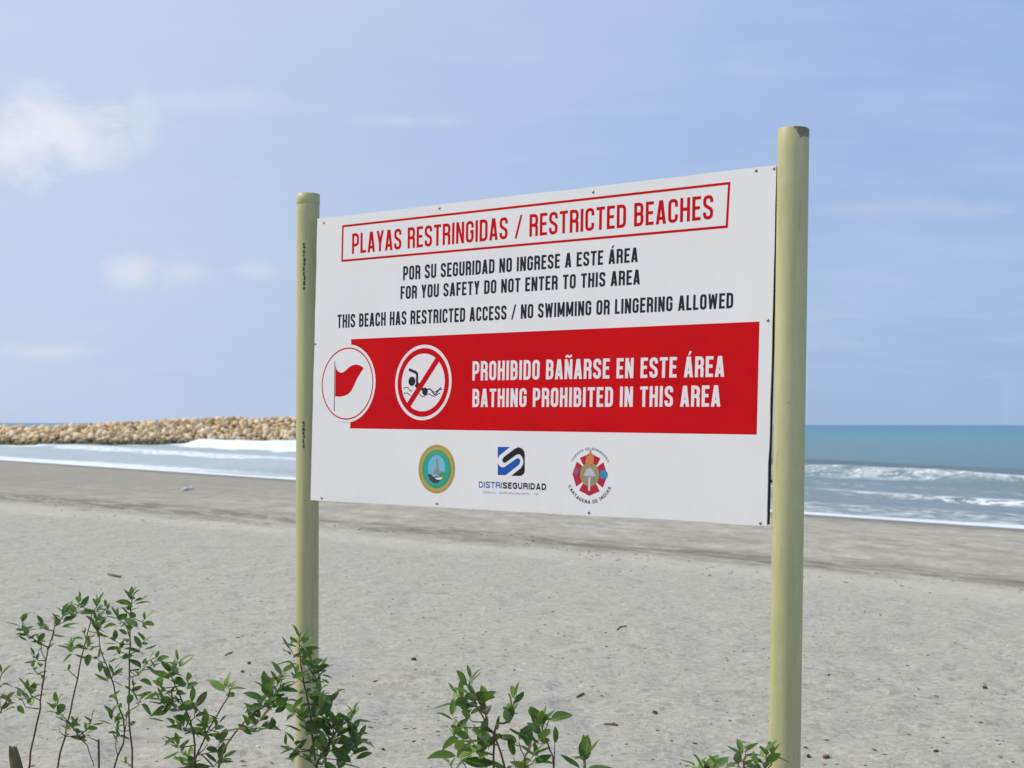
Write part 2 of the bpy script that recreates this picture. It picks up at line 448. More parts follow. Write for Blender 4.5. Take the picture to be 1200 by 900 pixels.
    hb = t.math('ADD', t.math('MULTIPLY', n2, 1.0), t.math('MULTIPLY', t.noise(t.mapping(P, scale=(1, 1, 1)), 1.6, 5, .65), .8))
    bn = t.bump(t.math('ADD', hb, t.math('MULTIPLY', foam, .5)), .7, .22)
    t.link(bn, t.p.inputs['Normal'])
    return m
sea = make_sea()

# ------------------------------------------------------------------ rock jetty
def rock_mat():
    m, t = new_mat('limestone_boulder')
    geo = t.node('ShaderNodeNewGeometry'); P = geo.outputs['Position']
    rnd = geo.outputs['Random Per Island']
    c = t.ramp(rnd, [(0, (.42, .27, .13)), (.25, (.66, .47, .26)), (.5, (.80, .62, .38)), (.75, (.84, .72, .50)), (1, (.58, .40, .22))])
    c = t.mix(t.step(t.noise(P, 1.3, 5, .6), .4, .7, 0, .4), c, (.34, .24, .15))
    z = t.node('ShaderNodeSeparateXYZ'); t.link(P, z.inputs[0])
    zz = t.math('ADD', z.outputs['Z'], t.math('MULTIPLY', t.math('SUBTRACT', t.noise(P, .25, 4), .5), 1.4))
    c = t.mix(t.step(zz, .35, 1.15, .85, 0), c, (.075, .075, .035))     # weed-grown foot, wetted by each tide
    t.link(c, t.p.inputs['Base Color']); t.p.inputs['Roughness'].default_value = .9
    t.p.inputs['Specular IOR Level'].default_value = .2
    return m
ROCK = rock_mat()
def boulder(mb_v, mb_f, c, r, rs):
    base = boulder.base
    v0, f0 = base[rs.integers(0, len(base))]
    a = rs.uniform(0, 6.28, 3)
    M = (Matrix.Rotation(a[0], 3, 'X') @ Matrix.Rotation(a[1], 3, 'Y') @ Matrix.Rotation(a[2], 3, 'Z'))
    M = np.array(M) @ np.diag(r * rs.uniform(.75, 1.25, 3))
    k = sum(len(a_) for a_ in mb_v)
    mb_v.append(v0 @ M.T + np.array(c)); mb_f.append((f0, boulder.count)); boulder.count += len(v0)
def ico_variants(n, seed, sub=2):
    rs = np.random.default_rng(seed); res = []
    for i in range(n):
        bm = bmesh.new(); bmesh.ops.create_icosphere(bm, subdivisions=sub, radius=1)
        v = np.array([x.co[:] for x in bm.verts]); f = np.array([[y.index for y in x.verts] for x in bm.faces]); bm.free()
        for k in range(9):                           # chop flat facets
            d = rs.normal(size=3); d /= np.linalg.norm(d); lim = rs.uniform(.55, .85)
            p = v @ d; v = v - np.outer(np.clip(p - lim, 0, None), d)
        v = v * (1 + .05 * rs.normal(size=(len(v), 1)))
        res.append((v, f))
    return res
boulder.base = ico_variants(8, 3, 1); boulder.count = 0
def make_jetty():
    root = empty('rock_jetty', (-60, 200, 0))
    tag(root, 'long low jetty of tan boulders running out into the surf', 'jetty')
    # centre line: x, y, crest height, half width at the water
    line = [(-150, 199, 2.25, 8), (-110, 198.5, 2.25, 8), (-65, 199.5, 2.25, 8), (-54, 202, 2.95, 8), (-43, 206, 3.55, 8.2), (-30, 209, 3.6, 8.2), (-5, 212, 3.6, 8), (8, 213, 3.2, 7), (13, 213, 1.6, 4)]
    L = np.array(line); cum = np.concatenate([[0], np.cumsum(np.hypot(np.diff(L[:, 0]), np.diff(L[:, 1])))])
    def at_l(d): return [np.interp(d, cum, L[:, i]) for i in range(4)]
    # core mound
    V, Fc = [], []; N = 70; K = [(-1.0, -.6), (-.85, .0), (-.22, .93), (.22, .93), (.85, 0), (1, -.6)]
    for i in range(N):
        x, y, h, hw = at_l(cum[-1] * i / (N - 1))
        for (a, b) in K: V.append((x + 60, y - 200 + a * (hw - .3), (h - .45) * b if b > 0 else b))
    for i in range(N - 1):
        for j in range(len(K) - 1):
            a = i * len(K) + j; Fc.append((a, a + 1, a + 1 + len(K), a + len(K)))
    Fc.append(tuple(range(len(K) - 1, -1, -1))); Fc.append(tuple((N - 1) * len(K) + j for j in range(len(K))))
    mesh_obj('mound', V, Fc, ROCK, root)
    rs = np.random.default_rng(5); bv, bf = [], []
    d = 0.0
    while d < cum[-1]:
        x, y, h, hw = at_l(d)
        vis = x > -115
        stepw = .52 if vis else 1.1
        side = np.arange(0, 1.001, .075 if vis else .14)
        for q in side:                                # seaward slope facing the beach, from foot to crest
            yy = y - hw + q * hw * .86 + rs.uniform(-.25, .25); zz = (h - .05) * min(1, q / .9) - .1
            r = .24 + .50 * rs.random() ** 1.6 * (1.0 if vis else 1.5)
            if rs.random() < .07: r *= 1.35
            boulder(bv, bf, (x + 60 + rs.uniform(-.35, .35), yy - 200, zz + rs.uniform(-.16, .16)), r, rs)
        for q in (.0, .25, .5, .8):                   # crest and back slope
            yy = y + q * hw + rs.uniform(-.3, .3); zz = (h - .05) * (1 - max(0, q - .15) * 1.1)
            boulder(bv, bf, (x + 60 + rs.uniform(-.4, .4), yy - 200, zz + rs.uniform(-.16, .14)), rs.uniform(.34, .55), rs)
        d += stepw
    v = np.concatenate(bv); f = np.concatenate([a + k for a, k in bf])
    me = bpy.data.meshes.new('boulders')
    me.vertices.add(len(v)); me.vertices.foreach_set('co', v.astype(np.float32).ravel())
    me.loops.add(f.size); me.loops.foreach_set('vertex_index', f.astype(np.int32).ravel())
    me.polygons.add(len(f)); me.polygons.foreach_set('loop_start', (np.arange(len(f)) * 3).astype(np.int32))
    me.update(calc_edges=True); me.materials.append(ROCK)
    o = bpy.data.objects.new('boulders', me); COL.objects.link(o); o.parent = root
    o['kind'] = 'stuff'
make_jetty()
# ------------------------------------------------------------------ the sign
PANEL_M = Matrix(((0.7841004, 0.6201323, 0.0249501, 0.0090), (-0.6206106, 0.7837862, 0.0228404, 5.94488),
                  (-0.0053915, -0.0333934, 0.9994277, EYE + 0.29978), (0, 0, 0, 1)))
PINV = PANEL_M.inverted()
def U(px, py):
    """panel coordinates (x right, z up, metres) of what the photo shows at a pixel"""
    o = PINV @ Vector((0, 0, EYE)); d = PINV.to_3x3() @ px_dir(px, py)
    q = o + d * (-o.y / d.y)
    return (q.x, q.z)

sx, sy = 0.0, 5.95
base = Vector((sx, sy, ground_z(sx, sy)))
sign = empty('beach_sign', base)
tag(sign, 'white bilingual warning sign with red band, held between two pale yellow posts', 'sign')
def place(o, M):
    o.parent = sign; o.matrix_local = Matrix.Translation(-base) @ M
    return o

M_WHITE, t = new_mat('white_printed_vinyl')
oc = t.node('ShaderNodeTexCoord').outputs['Object']
g = t.noise(oc, 1.6, 6, .65, .4); g2 = t.noise(t.mapping(oc, scale=(1, 1, .25)), 14, 5, .7)
c = t.ramp(g, [(.3, (.72, .71, .71)), (.7, (.76, .75, .75))])
c = t.mix(t.step(g2, .6, .8, 0, .10), c, (.66, .65, .62))
sp = t.node('ShaderNodeSeparateXYZ'); t.link(oc, sp.inputs[0])
c = t.mix(t.math('MULTIPLY', t.step(sp.outputs['Z'], -.50, -.66), t.step(g2, .4, .7, 0, .15)), c, (.60, .585, .53))
t.link(c, t.p.inputs['Base Color']); t.p.inputs['Roughness'].default_value = .42; t.p.inputs['Specular IOR Level'].default_value = .25
t.link(t.bump(t.noise(t.mapping(oc, scale=(1, 1, .35)), 2.6, 2), .35, .012), t.p.inputs['Normal'])
M_RED = flat_mat('red_vinyl', (.54, .004, .008), .5, .06, var=.09, scale=3)
M_BLACK = flat_mat('black_vinyl', (.014, .014, .018), .5, .2, var=.1)
M_PRINTW = flat_mat('white_vinyl_print', (.76, .70, .72), .42, var=.02)
M_FRAME = flat_mat('dark_steel', (.035, .035, .037), .5, .5, .3, var=.2, scale=20)
M_SCREW = flat_mat('grey_screw', (.25, .24, .24), .4, .5, .7, var=.3, scale=60)
def cm(n, c): return flat_mat(n, c, .45, .2, var=.05)

CORN = [(-1.2096, .6630), (1.2069, .6618), (1.1932, -.6614), (-1.1906, -.6643)]     # the sheet is very slightly out of square
def sheet_outline(n=40):
    r = []
    for i in range(4):
        a, b = Vector(CORN[i]), Vector(CORN[(i + 1) % 4])
        for k in range(n):
            p = a.lerp(b, k / n); wob = (vnoise(np.array([k * .45 + i * 50.]), np.array([0.5]), 40)[0] - .5) * .0045
            r.append((p.x + (wob if i % 2 else 0), p.y + (0 if i % 2 else wob)))
    return r
ol = sheet_outline()
n = len(ol)
vs = [(x, 0, z) for x, z in ol] + [(x, .004, z) for x, z in ol]
fs = [tuple(range(n))[::-1], tuple(range(n, 2 * n))] + [(i, (i + 1) % n, n + (i + 1) % n, n + i) for i in range(n)]
panel = place(mesh_obj('panel', vs, fs, M_WHITE), PANEL_M)
bm = bmesh.new(); bm.from_mesh(panel.data); bmesh.ops.recalc_face_normals(bm, faces=bm.faces); bm.to_mesh(panel.data); bm.free()

def bar_between(mb, a, b, w_, y0, y1):
    a, b = Vector((a[0], 0, a[1])), Vector((b[0], 0, b[1])); d = (b - a).normalized(); nrm = Vector((d.z, 0, -d.x)) * w_
    vs = []
    for y in (y0, y1):
        for p in (a, b, b + nrm, a + nrm): vs.append((p.x, y, p.z))
    mb.add(vs, [(0, 1, 2, 3), (7, 6, 5, 4), (0, 4, 5, 1), (1, 5, 6, 2), (2, 6, 7, 3), (3, 7, 4, 0)])
i_ = .0045
Ci = [(CORN[0][0] + i_, CORN[0][1] - i_), (CORN[1][0] - .0015, CORN[1][1] - i_), (CORN[2][0] - .0015, CORN[2][1] + .004), (CORN[3][0] + i_, CORN[3][1] + i_)]
for a, b in ((0, 1), (2, 3)):
    mb = MB(); bar_between(mb, Ci[a], Ci[b], .03, .0042, .026); place(mb.build('frame_rail', M_FRAME), PANEL_M)
for a, b in ((1, 2), (3, 0)):
    A, B = Vector(Ci[a]), Vector(Ci[b]); d = (B - A).normalized() * .0305
    mb = MB(); bar_between(mb, A + d, B - d, .03, .0042, .026); place(mb.build('frame_stile', M_FRAME), PANEL_M)
for x in (-.4, .4):
    mb = MB(); mb.box((x, .0151, 0), (.0125, .0108, .628)); place(mb.build('frame_stile', M_FRAME), PANEL_M)

LAY = .00035
def flat(name, polys, layer, mat, label=None):
    """flat printed shapes on the sheet; each polygon of one piece sits a hair above the last"""
    vs, fs = [], []
    for i, p in enumerate(polys):
        k = len(vs); y = -LAY * layer - .00004 * (i % 6)
        vs += [(a, y, b) for a, b in p]; area = sum(p[j][0] * p[(j + 1) % len(p)][1] - p[(j + 1) % len(p)][0] * p[j][1] for j in range(len(p)))
        f = list(range(k, k + len(p)))
        fs.append(tuple(f if area > 0 else f[::-1]))
    o = mesh_obj(name, vs, fs, mat)
    o.parent = panel
    if label: o['label'] = label
    return o
def ring(cx, cz, r0, r1, n=72, a0=0, a1=2 * math.pi):
    return [[(cx + r * math.cos(a), cz + r * math.sin(a)) for r, a in ((r0, p), (r1, p), (r1, q), (r0, q))]
            for p, q in ((a0 + (a1 - a0) * i / n, a0 + (a1 - a0) * (i + 1) / n) for i in range(n))]
def disc(cx, cz, r, n=64, rz=None): return [[(cx + r * math.cos(2 * math.pi * i / n), cz + (rz or r) * math.sin(2 * math.pi * i / n)) for i in range(n)]]
def flat_ring(name, cx, cz, r0, r1, layer, mat, label=None):
    n = 72; vs = []
    for i in range(n):
        a = 2 * math.pi * i / n
        vs += [(cx + r0 * math.cos(a), -LAY * layer, cz + r0 * math.sin(a)), (cx + r1 * math.cos(a), -LAY * layer, cz + r1 * math.sin(a))]
    fs = [(2 * i, 2 * i + 1, (2 * i + 3) % (2 * n), (2 * i + 2) % (2 * n)) for i in range(n)]
    o = mesh_obj(name, vs, fs, mat); o.parent = panel
    if label: o['label'] = label
    return o

# --- stroke lettering: condensed capitals drawn from ribbons with rounded corners
def fillet(pts, n=4):
    res = []
    for i, p in enumerate(pts):
        r = p[2] if len(p) > 2 else 0
        P = Vector(p[:2])
        if r <= 0 or i in (0, len(pts) - 1): res.append(P); continue
        a, b = Vector(pts[i - 1][:2]) - P, Vector(pts[i + 1][:2]) - P
        ra = min(r, a.length * .5 if i > 1 else a.length * .98); rb = min(r, b.length * .5 if i < len(pts) - 2 else b.length * .98); r_ = min(ra, rb)
        A, B = P + a.normalized() * r_, P + b.normalized() * r_
        for k in range(n + 1):
            q = k / n; res.append(A * (1 - q) ** 2 + P * 2 * q * (1 - q) + B * q * q)
    out_ = [res[0]]
    for p in res[1:]:
        if (p - out_[-1]).length > 1e-4: out_.append(p)
    return out_
def ribbon(pts, t):
    pts = fillet(pts); polys = []; L, R = [], []
    for i, p in enumerate(pts):
        d0 = (p - pts[i - 1]).normalized() if i else None
        d1 = (pts[i + 1] - p).normalized() if i < len(pts) - 1 else None
        if d0 is None: d0 = d1
        if d1 is None: d1 = d0
        n0, n1 = Vector((-d0.y, d0.x)), Vector((-d1.y, d1.x)); nn = (n0 + n1)
        nn = nn.normalized() if nn.length > 1e-6 else n0
        k = min(1 / max(nn.dot(n0), .3), 2.0) * t / 2
        L.append(p + nn * k); R.append(p - nn * k)
    return [[tuple(L[i]), tuple(R[i]), tuple(R[i + 1]), tuple(L[i + 1])] for i in range(len(pts) - 1)]
def strip(pts, t):                 # the same ribbon as one outline
    q = ribbon(pts, t)
    return [p[0] for p in q] + [q[-1][3]] + [q[-1][2]] + [p[1] for p in q][::-1]
def glyph(ch, t, W0=.46):
    """strokes of one capital, cap height 1; returns (list of polygons, advance width)"""
    h = t / 2; w_ = W0; r = W0 * .36
    L, R, T, B, M = h, w_ - h, 1 - h, h, .52
    P = []; rib = lambda *p: P.append(strip(list(p), t))
    vert = lambda x: P.append([(x - h, 0), (x + h, 0), (x + h, 1), (x - h, 1)])
    hor = lambda z, a, b: P.append([(a, z - h * .95), (b, z - h * .95), (b, z + h * .95), (a, z + h * .95)])
    diag = lambda x0, z0, x1, z1, k=1.05: P.append([(x0 - h * k, z0), (x0 + h * k, z0), (x1 + h * k, z1), (x1 - h * k, z1)])
    if ch == ' ': return P, W0 * .42
    acc = None
    if ch == 'Á': ch, acc = 'A', 'a'
    if ch == 'Ñ': ch, acc = 'N', 't'
    if ch == 'A':
        w_ = W0 * 1.04; diag(h, 0, w_ / 2 - .02, 1); diag(w_ - h, 0, w_ / 2 + .02, 1); hor(.24, t, w_ - t)
    elif ch == 'B': vert(L); rib((t, T), (R - .01, T, r), (R - .01, M, r * .8), (t, M)); rib((t, M), (R, M, r * .8), (R, B, r), (t, B))
    elif ch == 'C': rib((R, .66), (R, T, r), (L, T, r), (L, B, r), (R, B, r), (R, .34))
    elif ch == 'D': vert(L); rib((t, T), (R, T, r), (R, B, r), (t, B))
    elif ch == 'E': w_ = W0 * .86; vert(L); hor(T, t, w_); hor(B, t, w_); hor(M, t, w_ * .9)
    elif ch == 'F': w_ = W0 * .84; vert(L); hor(T, t, w_); hor(.5, t, w_ * .9)
    elif ch == 'G': rib((R, .68), (R, T, r), (L, T, r), (L, B, r), (R, B, r), (R, .5), (w_ * .56, .5))
    elif ch == 'H': vert(L); vert(R); hor(M, t, w_ - t)
    elif ch == 'I': w_ = t; vert(h)
    elif ch == 'L': w_ = W0 * .82; vert(L); hor(B, t, w_)
    elif ch == 'M': w_ = W0 * 1.28; vert(h); vert(w_ - h); diag(h + .02, 1, w_ / 2, .12, .85); diag(w_ - h - .02, 1, w_ / 2, .12, .85)
    elif ch == 'N': w_ = W0 * 1.03; vert(h); vert(w_ - h); diag(h + .01, 1, w_ - h - .01, 0, .95)
    elif ch == 'O': rib((w_ / 2, T), (R, T, r), (R, B, r), (L, B, r), (L, T, r), (w_ / 2, T))
    elif ch == 'P': vert(L); rib((t, T), (R, T, r), (R, .42, r), (t, .42))
    elif ch == 'R': vert(L); rib((t, T), (R, T, r), (R, M - .02, r), (t, M - .02)); rib((w_ * .5, M - .03), (R, M - .03, r * .7), (R, 0))
    elif ch == 'S': rib((R, .70), (R, T, r), (L, T, r), (L, .60, r * .6), (R, .40, r * .6), (R, B, r), (L, B, r), (L, .30))
    elif ch == 'T': w_ = W0 * .95; P.append([(w_ / 2 - h, 0), (w_ / 2 + h, 0), (w_ / 2 + h, 1 - t), (w_ / 2 - h, 1 - t)]); hor(T, 0, w_)
    elif ch == 'U': rib((L, 1), (L, B, r), (R, B, r), (R, 1))
    elif ch == 'W': w_ = W0 * 1.42; diag(h, 1, w_ * .27, 0, .9); diag(w_ * .27, 0, w_ / 2, .95, .85); diag(w_ * .73, 0, w_ / 2, .95, .85); diag(w_ - h, 1, w_ * .73, 0, .9)
    elif ch == 'Y': diag(w_ / 2, .40, h, 1); diag(w_ / 2, .40, w_ - h, 1); P.append([(w_ / 2 - h, 0), (w_ / 2 + h, 0), (w_ / 2 + h, .44), (w_ / 2 - h, .44)])
    elif ch == 'V': diag(h, 1, w_ / 2, 0); diag(w_ - h, 1, w_ / 2, 0)
    elif ch == '/': w_ = W0 * .9; diag(h * .8, -.02, w_ - h * .8, 1.02, .8)
    if acc == 'a': P.append([(w_ * .42, 1.07), (w_ * .60, 1.07), (w_ * .82, 1.26), (w_ * .56, 1.26)])
    if acc == 't': P.append(strip([(w_ * .12, 1.09), (w_ * .3, 1.19, .05), (w_ * .62, 1.10, .05), (w_ * .88, 1.20)], t * .62))
    return P, w_
def text_polys(s, t, W0=.46, gap=.105):
    P, x = [], 0
    for ch in s:
        g_, adv = glyph(ch, t, W0)
        P += [[(a + x, b) for a, b in p] for p in g_]; x += adv + gap
    return P, x - gap
def text_line(s, p_bl, p_tl, p_br, p_tr, t, mat, layer, label, W0=.46, gap=.105):
    """fits the line between its four measured corners on the sheet"""
    bl, tl, br, tr = (Vector(U(*p)) for p in (p_bl, p_tl, p_br, p_tr))
    P, wd = text_polys(s, t, W0, gap)
    out_ = []
    for p in P:
        q = []
        for a, b in p:
            u = a / wd; q.append(tuple((bl * (1 - u) + br * u) * (1 - b) + (tl * (1 - u) + tr * u) * b))
        out_.append(q)
    return flat('lettering', out_, layer, mat, label)

# red outline round the title
tb = [U(401, 264), U(856, 213), U(853, 267), U(400, 307)]
P = []
for i in range(4):
    a, b = Vector(tb[i]), Vector(tb[(i + 1) % 4]); d = (b - a).normalized(); nn = Vector((d.y, -d.x)) * .010
    P.append([tuple(a + (d * .0101 if i % 2 else d * 0)), tuple(b - (d * .0101 if i % 2 else d * 0)), tuple(b - (d * .0101 if i % 2 else d * 0) + nn), tuple(a + (d * .0101 if i % 2 else d * 0) + nn)])
flat('title_border', P, 1, M_RED, 'thin red rectangle round the title')
text_line('PLAYAS RESTRINGIDAS / RESTRICTED BEACHES', (412.5, 297.6), (412.8, 273.8), (835.5, 256.6), (836, 228), .14, M_RED, 1, 'red title in Spanish and English')
text_line('POR SU SEGURIDAD NO INGRESE A ESTE ÁREA', (472.3, 328.6), (472.6, 312), (747.3, 307), (747.8, 289.8), .165, M_BLACK, 1, 'first black line in Spanish')
text_line('FOR YOU SAFETY DO NOT ENTER TO THIS AREA', (469.3, 350.8), (469.6, 335.5), (749.8, 333.2), (750.3, 315.6), .165, M_BLACK, 1, 'second black line in English')
text_line('THIS BEACH HAS RESTRICTED ACCESS / NO SWIMMING OR LINGERING ALLOWED', (395.3, 384.6), (395.6, 368.8), (859, 361), (859.5, 342.8), .165, M_BLACK, 1, 'longest black line in English')
rb = [U(411.6, 397.5), U(890, 376.8), U(886.8, 509.3), U(410.4, 502)]
flat('red_band', [rb], 1, M_RED)
text_line('PROHIBIDO BAÑARSE EN ESTE ÁREA', (553.6, 446), (554, 423.4), (848.6, 441.6), (849.4, 417), .165, M_PRINTW, 2, 'upper white line on the red band')
text_line('BATHING PROHIBITED IN THIS AREA', (553.6, 477), (554, 455.8), (844, 476.6), (844.6, 451.4), .165, M_PRINTW, 2, 'lower white line on the red band')

# flag roundel
fx, fz = -.9745, -.1205
flat('roundel', disc(fx, fz, .180), 3, M_WHITE, 'white disc behind the red flag')
flat_ring('roundel_ring', fx, fz, .1605, .1665, 4, M_RED, 'thin red ring round the flag')
Z8 = lambda a, b: U(370 + a / 7.06, 395 + b / 7.06)
fl = [(165, 235), (171, 262), (184, 282), (205, 294), (228, 292), (248, 277), (272, 254), (300, 235), (335, 227), (365, 233), (396, 252), (395, 262), (376, 290), (352, 328), (332, 368), (314, 410), (296, 444), (272, 470), (240, 486), (200, 494), (162, 490)]
flat('red_flag', [[Z8(*p) for p in fl]], 4, M_RED)
flat('flag_pole', [[Z8(157, 205), Z8(163, 205), Z8(158, 612), Z8(151, 612)]], 4, cm('grey_print', (.12, .16, .13)))
# no-swimming roundel
px_, pz_ = -.5065, -.1205
flat('roundel', disc(px_, pz_, .1665), 3, M_PRINTW, 'white disc behind the swimmer')
flat_ring('roundel_ring', px_, pz_, .1275, .1515, 4, M_RED, 'broad red prohibition ring')
def thick(pts, wd, conv=Z8): return strip([(*conv(a, b), .012) for a, b in pts], wd)
flat('swimmer', [thick([(772, 268), (842, 298), (838, 380), (856, 412), (905, 446)], .0125), disc(*Z8(797, 366), .0205, 20, .0205)[0], disc(*Z8(905, 449), .0165, 20)[0],
                 strip([Z8(832, 385), Z8(868, 430)], .026), thick([(905, 440), (948, 425), (985, 482), (1038, 415)], .0055)], 4, M_BLACK, 'black swimmer figure')
flat('wave_lines', [thick([(728, 424), (758, 412), (778, 440), (800, 448)], .0035), thick([(730, 468), (758, 458), (786, 486)], .0035),
                    thick([(858, 470), (885, 497), (935, 466), (975, 494), (1030, 462)], .0035), thick([(960, 440), (985, 462), (1012, 436), (1050, 432)], .0032)], 4, M_BLACK)
a, b = Vector(Z8(1022, 178)), Vector(Z8(768, 578)); d = (b - a).normalized()
cc = Vector((px_, pz_)); a = cc - d * .137; b = cc + d * .137
flat('slash', [strip([tuple(a), tuple(b)], .026)], 5, M_RED, 'red diagonal slash over the swimmer')

# green and gold seal
qx, qz = U(511.7, 549.6)
GOLD, TEAL, LBLUE = cm('olive_gold_print', (.40, .35, .10)), cm('teal_print', (.03, .33, .30)), cm('pale_blue_print', (.17, .45, .56))
GREEN, BROWN = cm('green_print', (.06, .30, .10)), cm('dark_brown_print', (.07, .045, .05))
flat('seal', disc(qx, qz, .106), 1, GOLD, 'gold rim of the round seal')
flat_ring('seal_ring', qx, qz, .074, .083, 2, GREEN); flat_ring('seal_ring', qx, qz, .097, .1005, 2, cm('orange_print', (.45, .23, .08)))
flat('seal_field', disc(qx, qz - .002, .074), 3, TEAL)
flat('seal_sky', disc(qx, qz + .004, .050, 40, .056), 4, LBLUE)
def pl(pts, cx, cz, k): return [(cx + x * k, cz + z * k) for x, z in pts]
flat('seal_landscape', [pl([(-.68, -.35), (-.45, -.30), (-.2, -.48), (.1, -.42), (.35, -.58), (.15, -.80), (-.2, -.82), (-.5, -.66)], qx, qz, .074)], 5, BROWN)
flat('seal_hill', [pl([(.15, -.40), (.40, -.10), (.75, -.28), (.74, -.52), (.30, -.56)], qx, qz, .074)], 5, GREEN)
flat('seal_ship', [pl([(-.05, .62), (.03, .62), (.20, -.30), (.05, -.38)], qx, qz, .074), pl([(-.22, -.28), (.28, -.28), (.10, .10), (-.12, .0)], qx, qz, .074)], 6, cm('mauve_print', (.32, .20, .24)))
flat('seal_foam', [pl([(-.1, -.52), (.55, -.46), (.36, -.62), (.05, -.62)], qx, qz, .074)], 6, M_PRINTW)
# blue and black S logo
Z5 = lambda a, b: U(550 + a / 12, 515 + b / 12)
BLUE = cm('blue_print', (.015, .085, .38))
flat('logo_shape', [[Z5(*p) for p in [(400, 105), (572, 105), (425, 222), (404, 262), (400, 270)]]], 1, BLUE, 'blue upper corner of the S logo')
flat('logo_shape', [[Z5(*p) for p in [(400, 335), (425, 372), (462, 392), (500, 384), (640, 284), (675, 262), (705, 272), (718, 300), (708, 335), (690, 362), (512, 500), (400, 500)]]], 1, BLUE, 'blue lower half of the S logo')
flat('logo_shape', [[Z5(*p) for p in [(463, 285), (482, 250), (642, 128), (690, 108), (742, 126), (772, 168), (780, 215), (780, 440), (768, 480), (735, 507), (700, 513), (590, 511), (725, 402), (758, 345), (760, 290), (740, 240), (705, 208), (665, 212), (510, 325), (486, 328), (466, 310)]]], 1, M_BLACK, 'black hook of the S logo')
def wide_text(s, x0, x1, t, mat, lab):
    ya = lambda x: 564.2 + (x - 561) * .031
    yb = lambda x: 571.4 + (x - 561) * .037
    return text_line(s, (x0, yb(x0)), (x0, ya(x0)), (x1, yb(x1)), (x1, ya(x1)), t, mat, 1, lab, W0=1.05, gap=.22)
wide_text('DISTRI', 561.3, 588, .19, BLUE, 'blue start of the company name'); wide_text('SEGURIDAD', 589.2, 640, .24, M_BLACK, 'black end of the company name')
# faint grey tagline, too small to read: rows of tiny marks
mk = []
rs_ = random.Random(3); x = 566.0
while x < 636:
    wpx = rs_.uniform(.9, 2.0)
    if rs_.random() < .14: x += 2.6; continue
    y0 = 575.0 + (x - 566) * .034
    mk.append([U(x, y0 + 3.0), U(x + wpx, y0 + 3.0), U(x + wpx, y0 + (0.6 if rs_.random() < .5 else 1.4)), U(x, y0 + .6)]); x += wpx + .75
flat('tagline', mk, 1, cm('pale_grey_print', (.45, .45, .47)), 'faint grey tagline too small to read')['kind'] = 'stuff'
# red fire-service emblem
Z6 = lambda a, b: U(660 + a / 11.25, 515 + b / 11.25)
ex, ez = Z6(350, 462)
CR = cm('crimson_print', (.42, .02, .045))
R0 = .076
arm = [(-.66, .86), (-.34, .98), (0, 1.12), (.34, .98), (.66, .86), (.50, .58), (.15, .22), (-.15, .22), (-.50, .58)]
for k in range(4):
    c_, s_ = math.cos(k * math.pi / 2), math.sin(k * math.pi / 2)
    flat('cross_arm', [[(ex + (x * c_ - z * s_) * R0, ez + (x * s_ + z * c_) * R0) for x, z in arm]], 1, CR)
flat_ring('emblem_ring', ex, ez, .022, .047, 2, cm('olive_print', (.30, .26, .12)))
flat('emblem_centre', disc(ex, ez - .004, .029, 24), 3, cm('grey_green_print', (.24, .26, .24)))
flat('helmet', [pl([(-.42, -.02), (-.25, .30), (.0, .42), (.25, .30), (.42, -.02)], ex, ez, .066), pl([(-.5, -.1), (.5, -.1), (.4, 0), (-.4, 0)], ex, ez, .066)], 4, cm('silver_print', (.46, .45, .46)))
flat('emblem_pole', [pl([(-.07, -.85), (.07, -.85), (.06, -.15), (-.06, -.15)], ex, ez, .076)], 4, cm('cream_print', (.60, .55, .45)))
flat('flame', [pl([(-.28, .62), (-.22, 1.05), (-.10, .95), (.0, 1.38), (.12, .98), (.24, 1.08), (.26, .62), (0, .45)], ex, ez, .076)], 4, cm('flame_orange_print', (.55, .22, .07)))
flat('blue_badge', disc(ex + .068, ez + .002, .018, 24), 4, cm('badge_blue_print', (.04, .22, .42)))
flat('mauve_badge', disc(ex - .066, ez + .010, .015, 24), 4, cm('badge_mauve_print', (.25, .10, .16)))
def arc_text(s, r, a0, a1, h_, top, mat):
    P, wd = text_polys(s, .17, .55, .16)
    res = []
    for p in P:
        q = []
        for a, b in p:
            an = math.radians(a0 + (a1 - a0) * a / wd); rr = r + (b * h_ if top else -b * h_)
            q.append((ex + rr * math.cos(an), ez + rr * math.sin(an)))
        res.append(q)
    return flat('lettering', res, 1, mat, 'tiny lettering arched over the emblem' if top else 'tiny lettering curved under the emblem')
arc_text('CUERPO DE BOMBEROS', .098, 150, 30, .010, True, cm('grey_letter_print', (.22, .26, .27)))
arc_text('CARTAGENA DE INDIAS', .116, 205, 335, .014, False, cm('dark_letter_print', (.05, .08, .08)))

# screws round the edge of the sheet
for (a, b) in [(379.5, 261), (515, 244), (695, 225), (886, 200), (907, 197.5), (900, 375.5), (891, 613), (690, 600.8), (512, 590), (377, 583.5), (369.5, 403), (605, 234.8), (790, 213)][:11]:
    x, z = U(a, b); mb = MB()
    n_ = 10; k = len(mb.v)
    vs = [(x, -.0035, z)]
    for r_, y in ((.004, -.0030), (.0062, -.0002)):
        vs += [(x + r_ * math.cos(2 * math.pi * j / n_), y, z + r_ * math.sin(2 * math.pi * j / n_)) for j in range(n_)]
    fs = [(0, 1 + (j + 1) % n_, 1 + j) for j in range(n_)] + [(1 + j, 1 + (j + 1) % n_, 11 + (j + 1) % n_, 11 + j) for j in range(n_)]
    o = mesh_obj('screw', vs, [f[::-1] for f in fs], M_SCREW, smooth=True); o.parent = panel

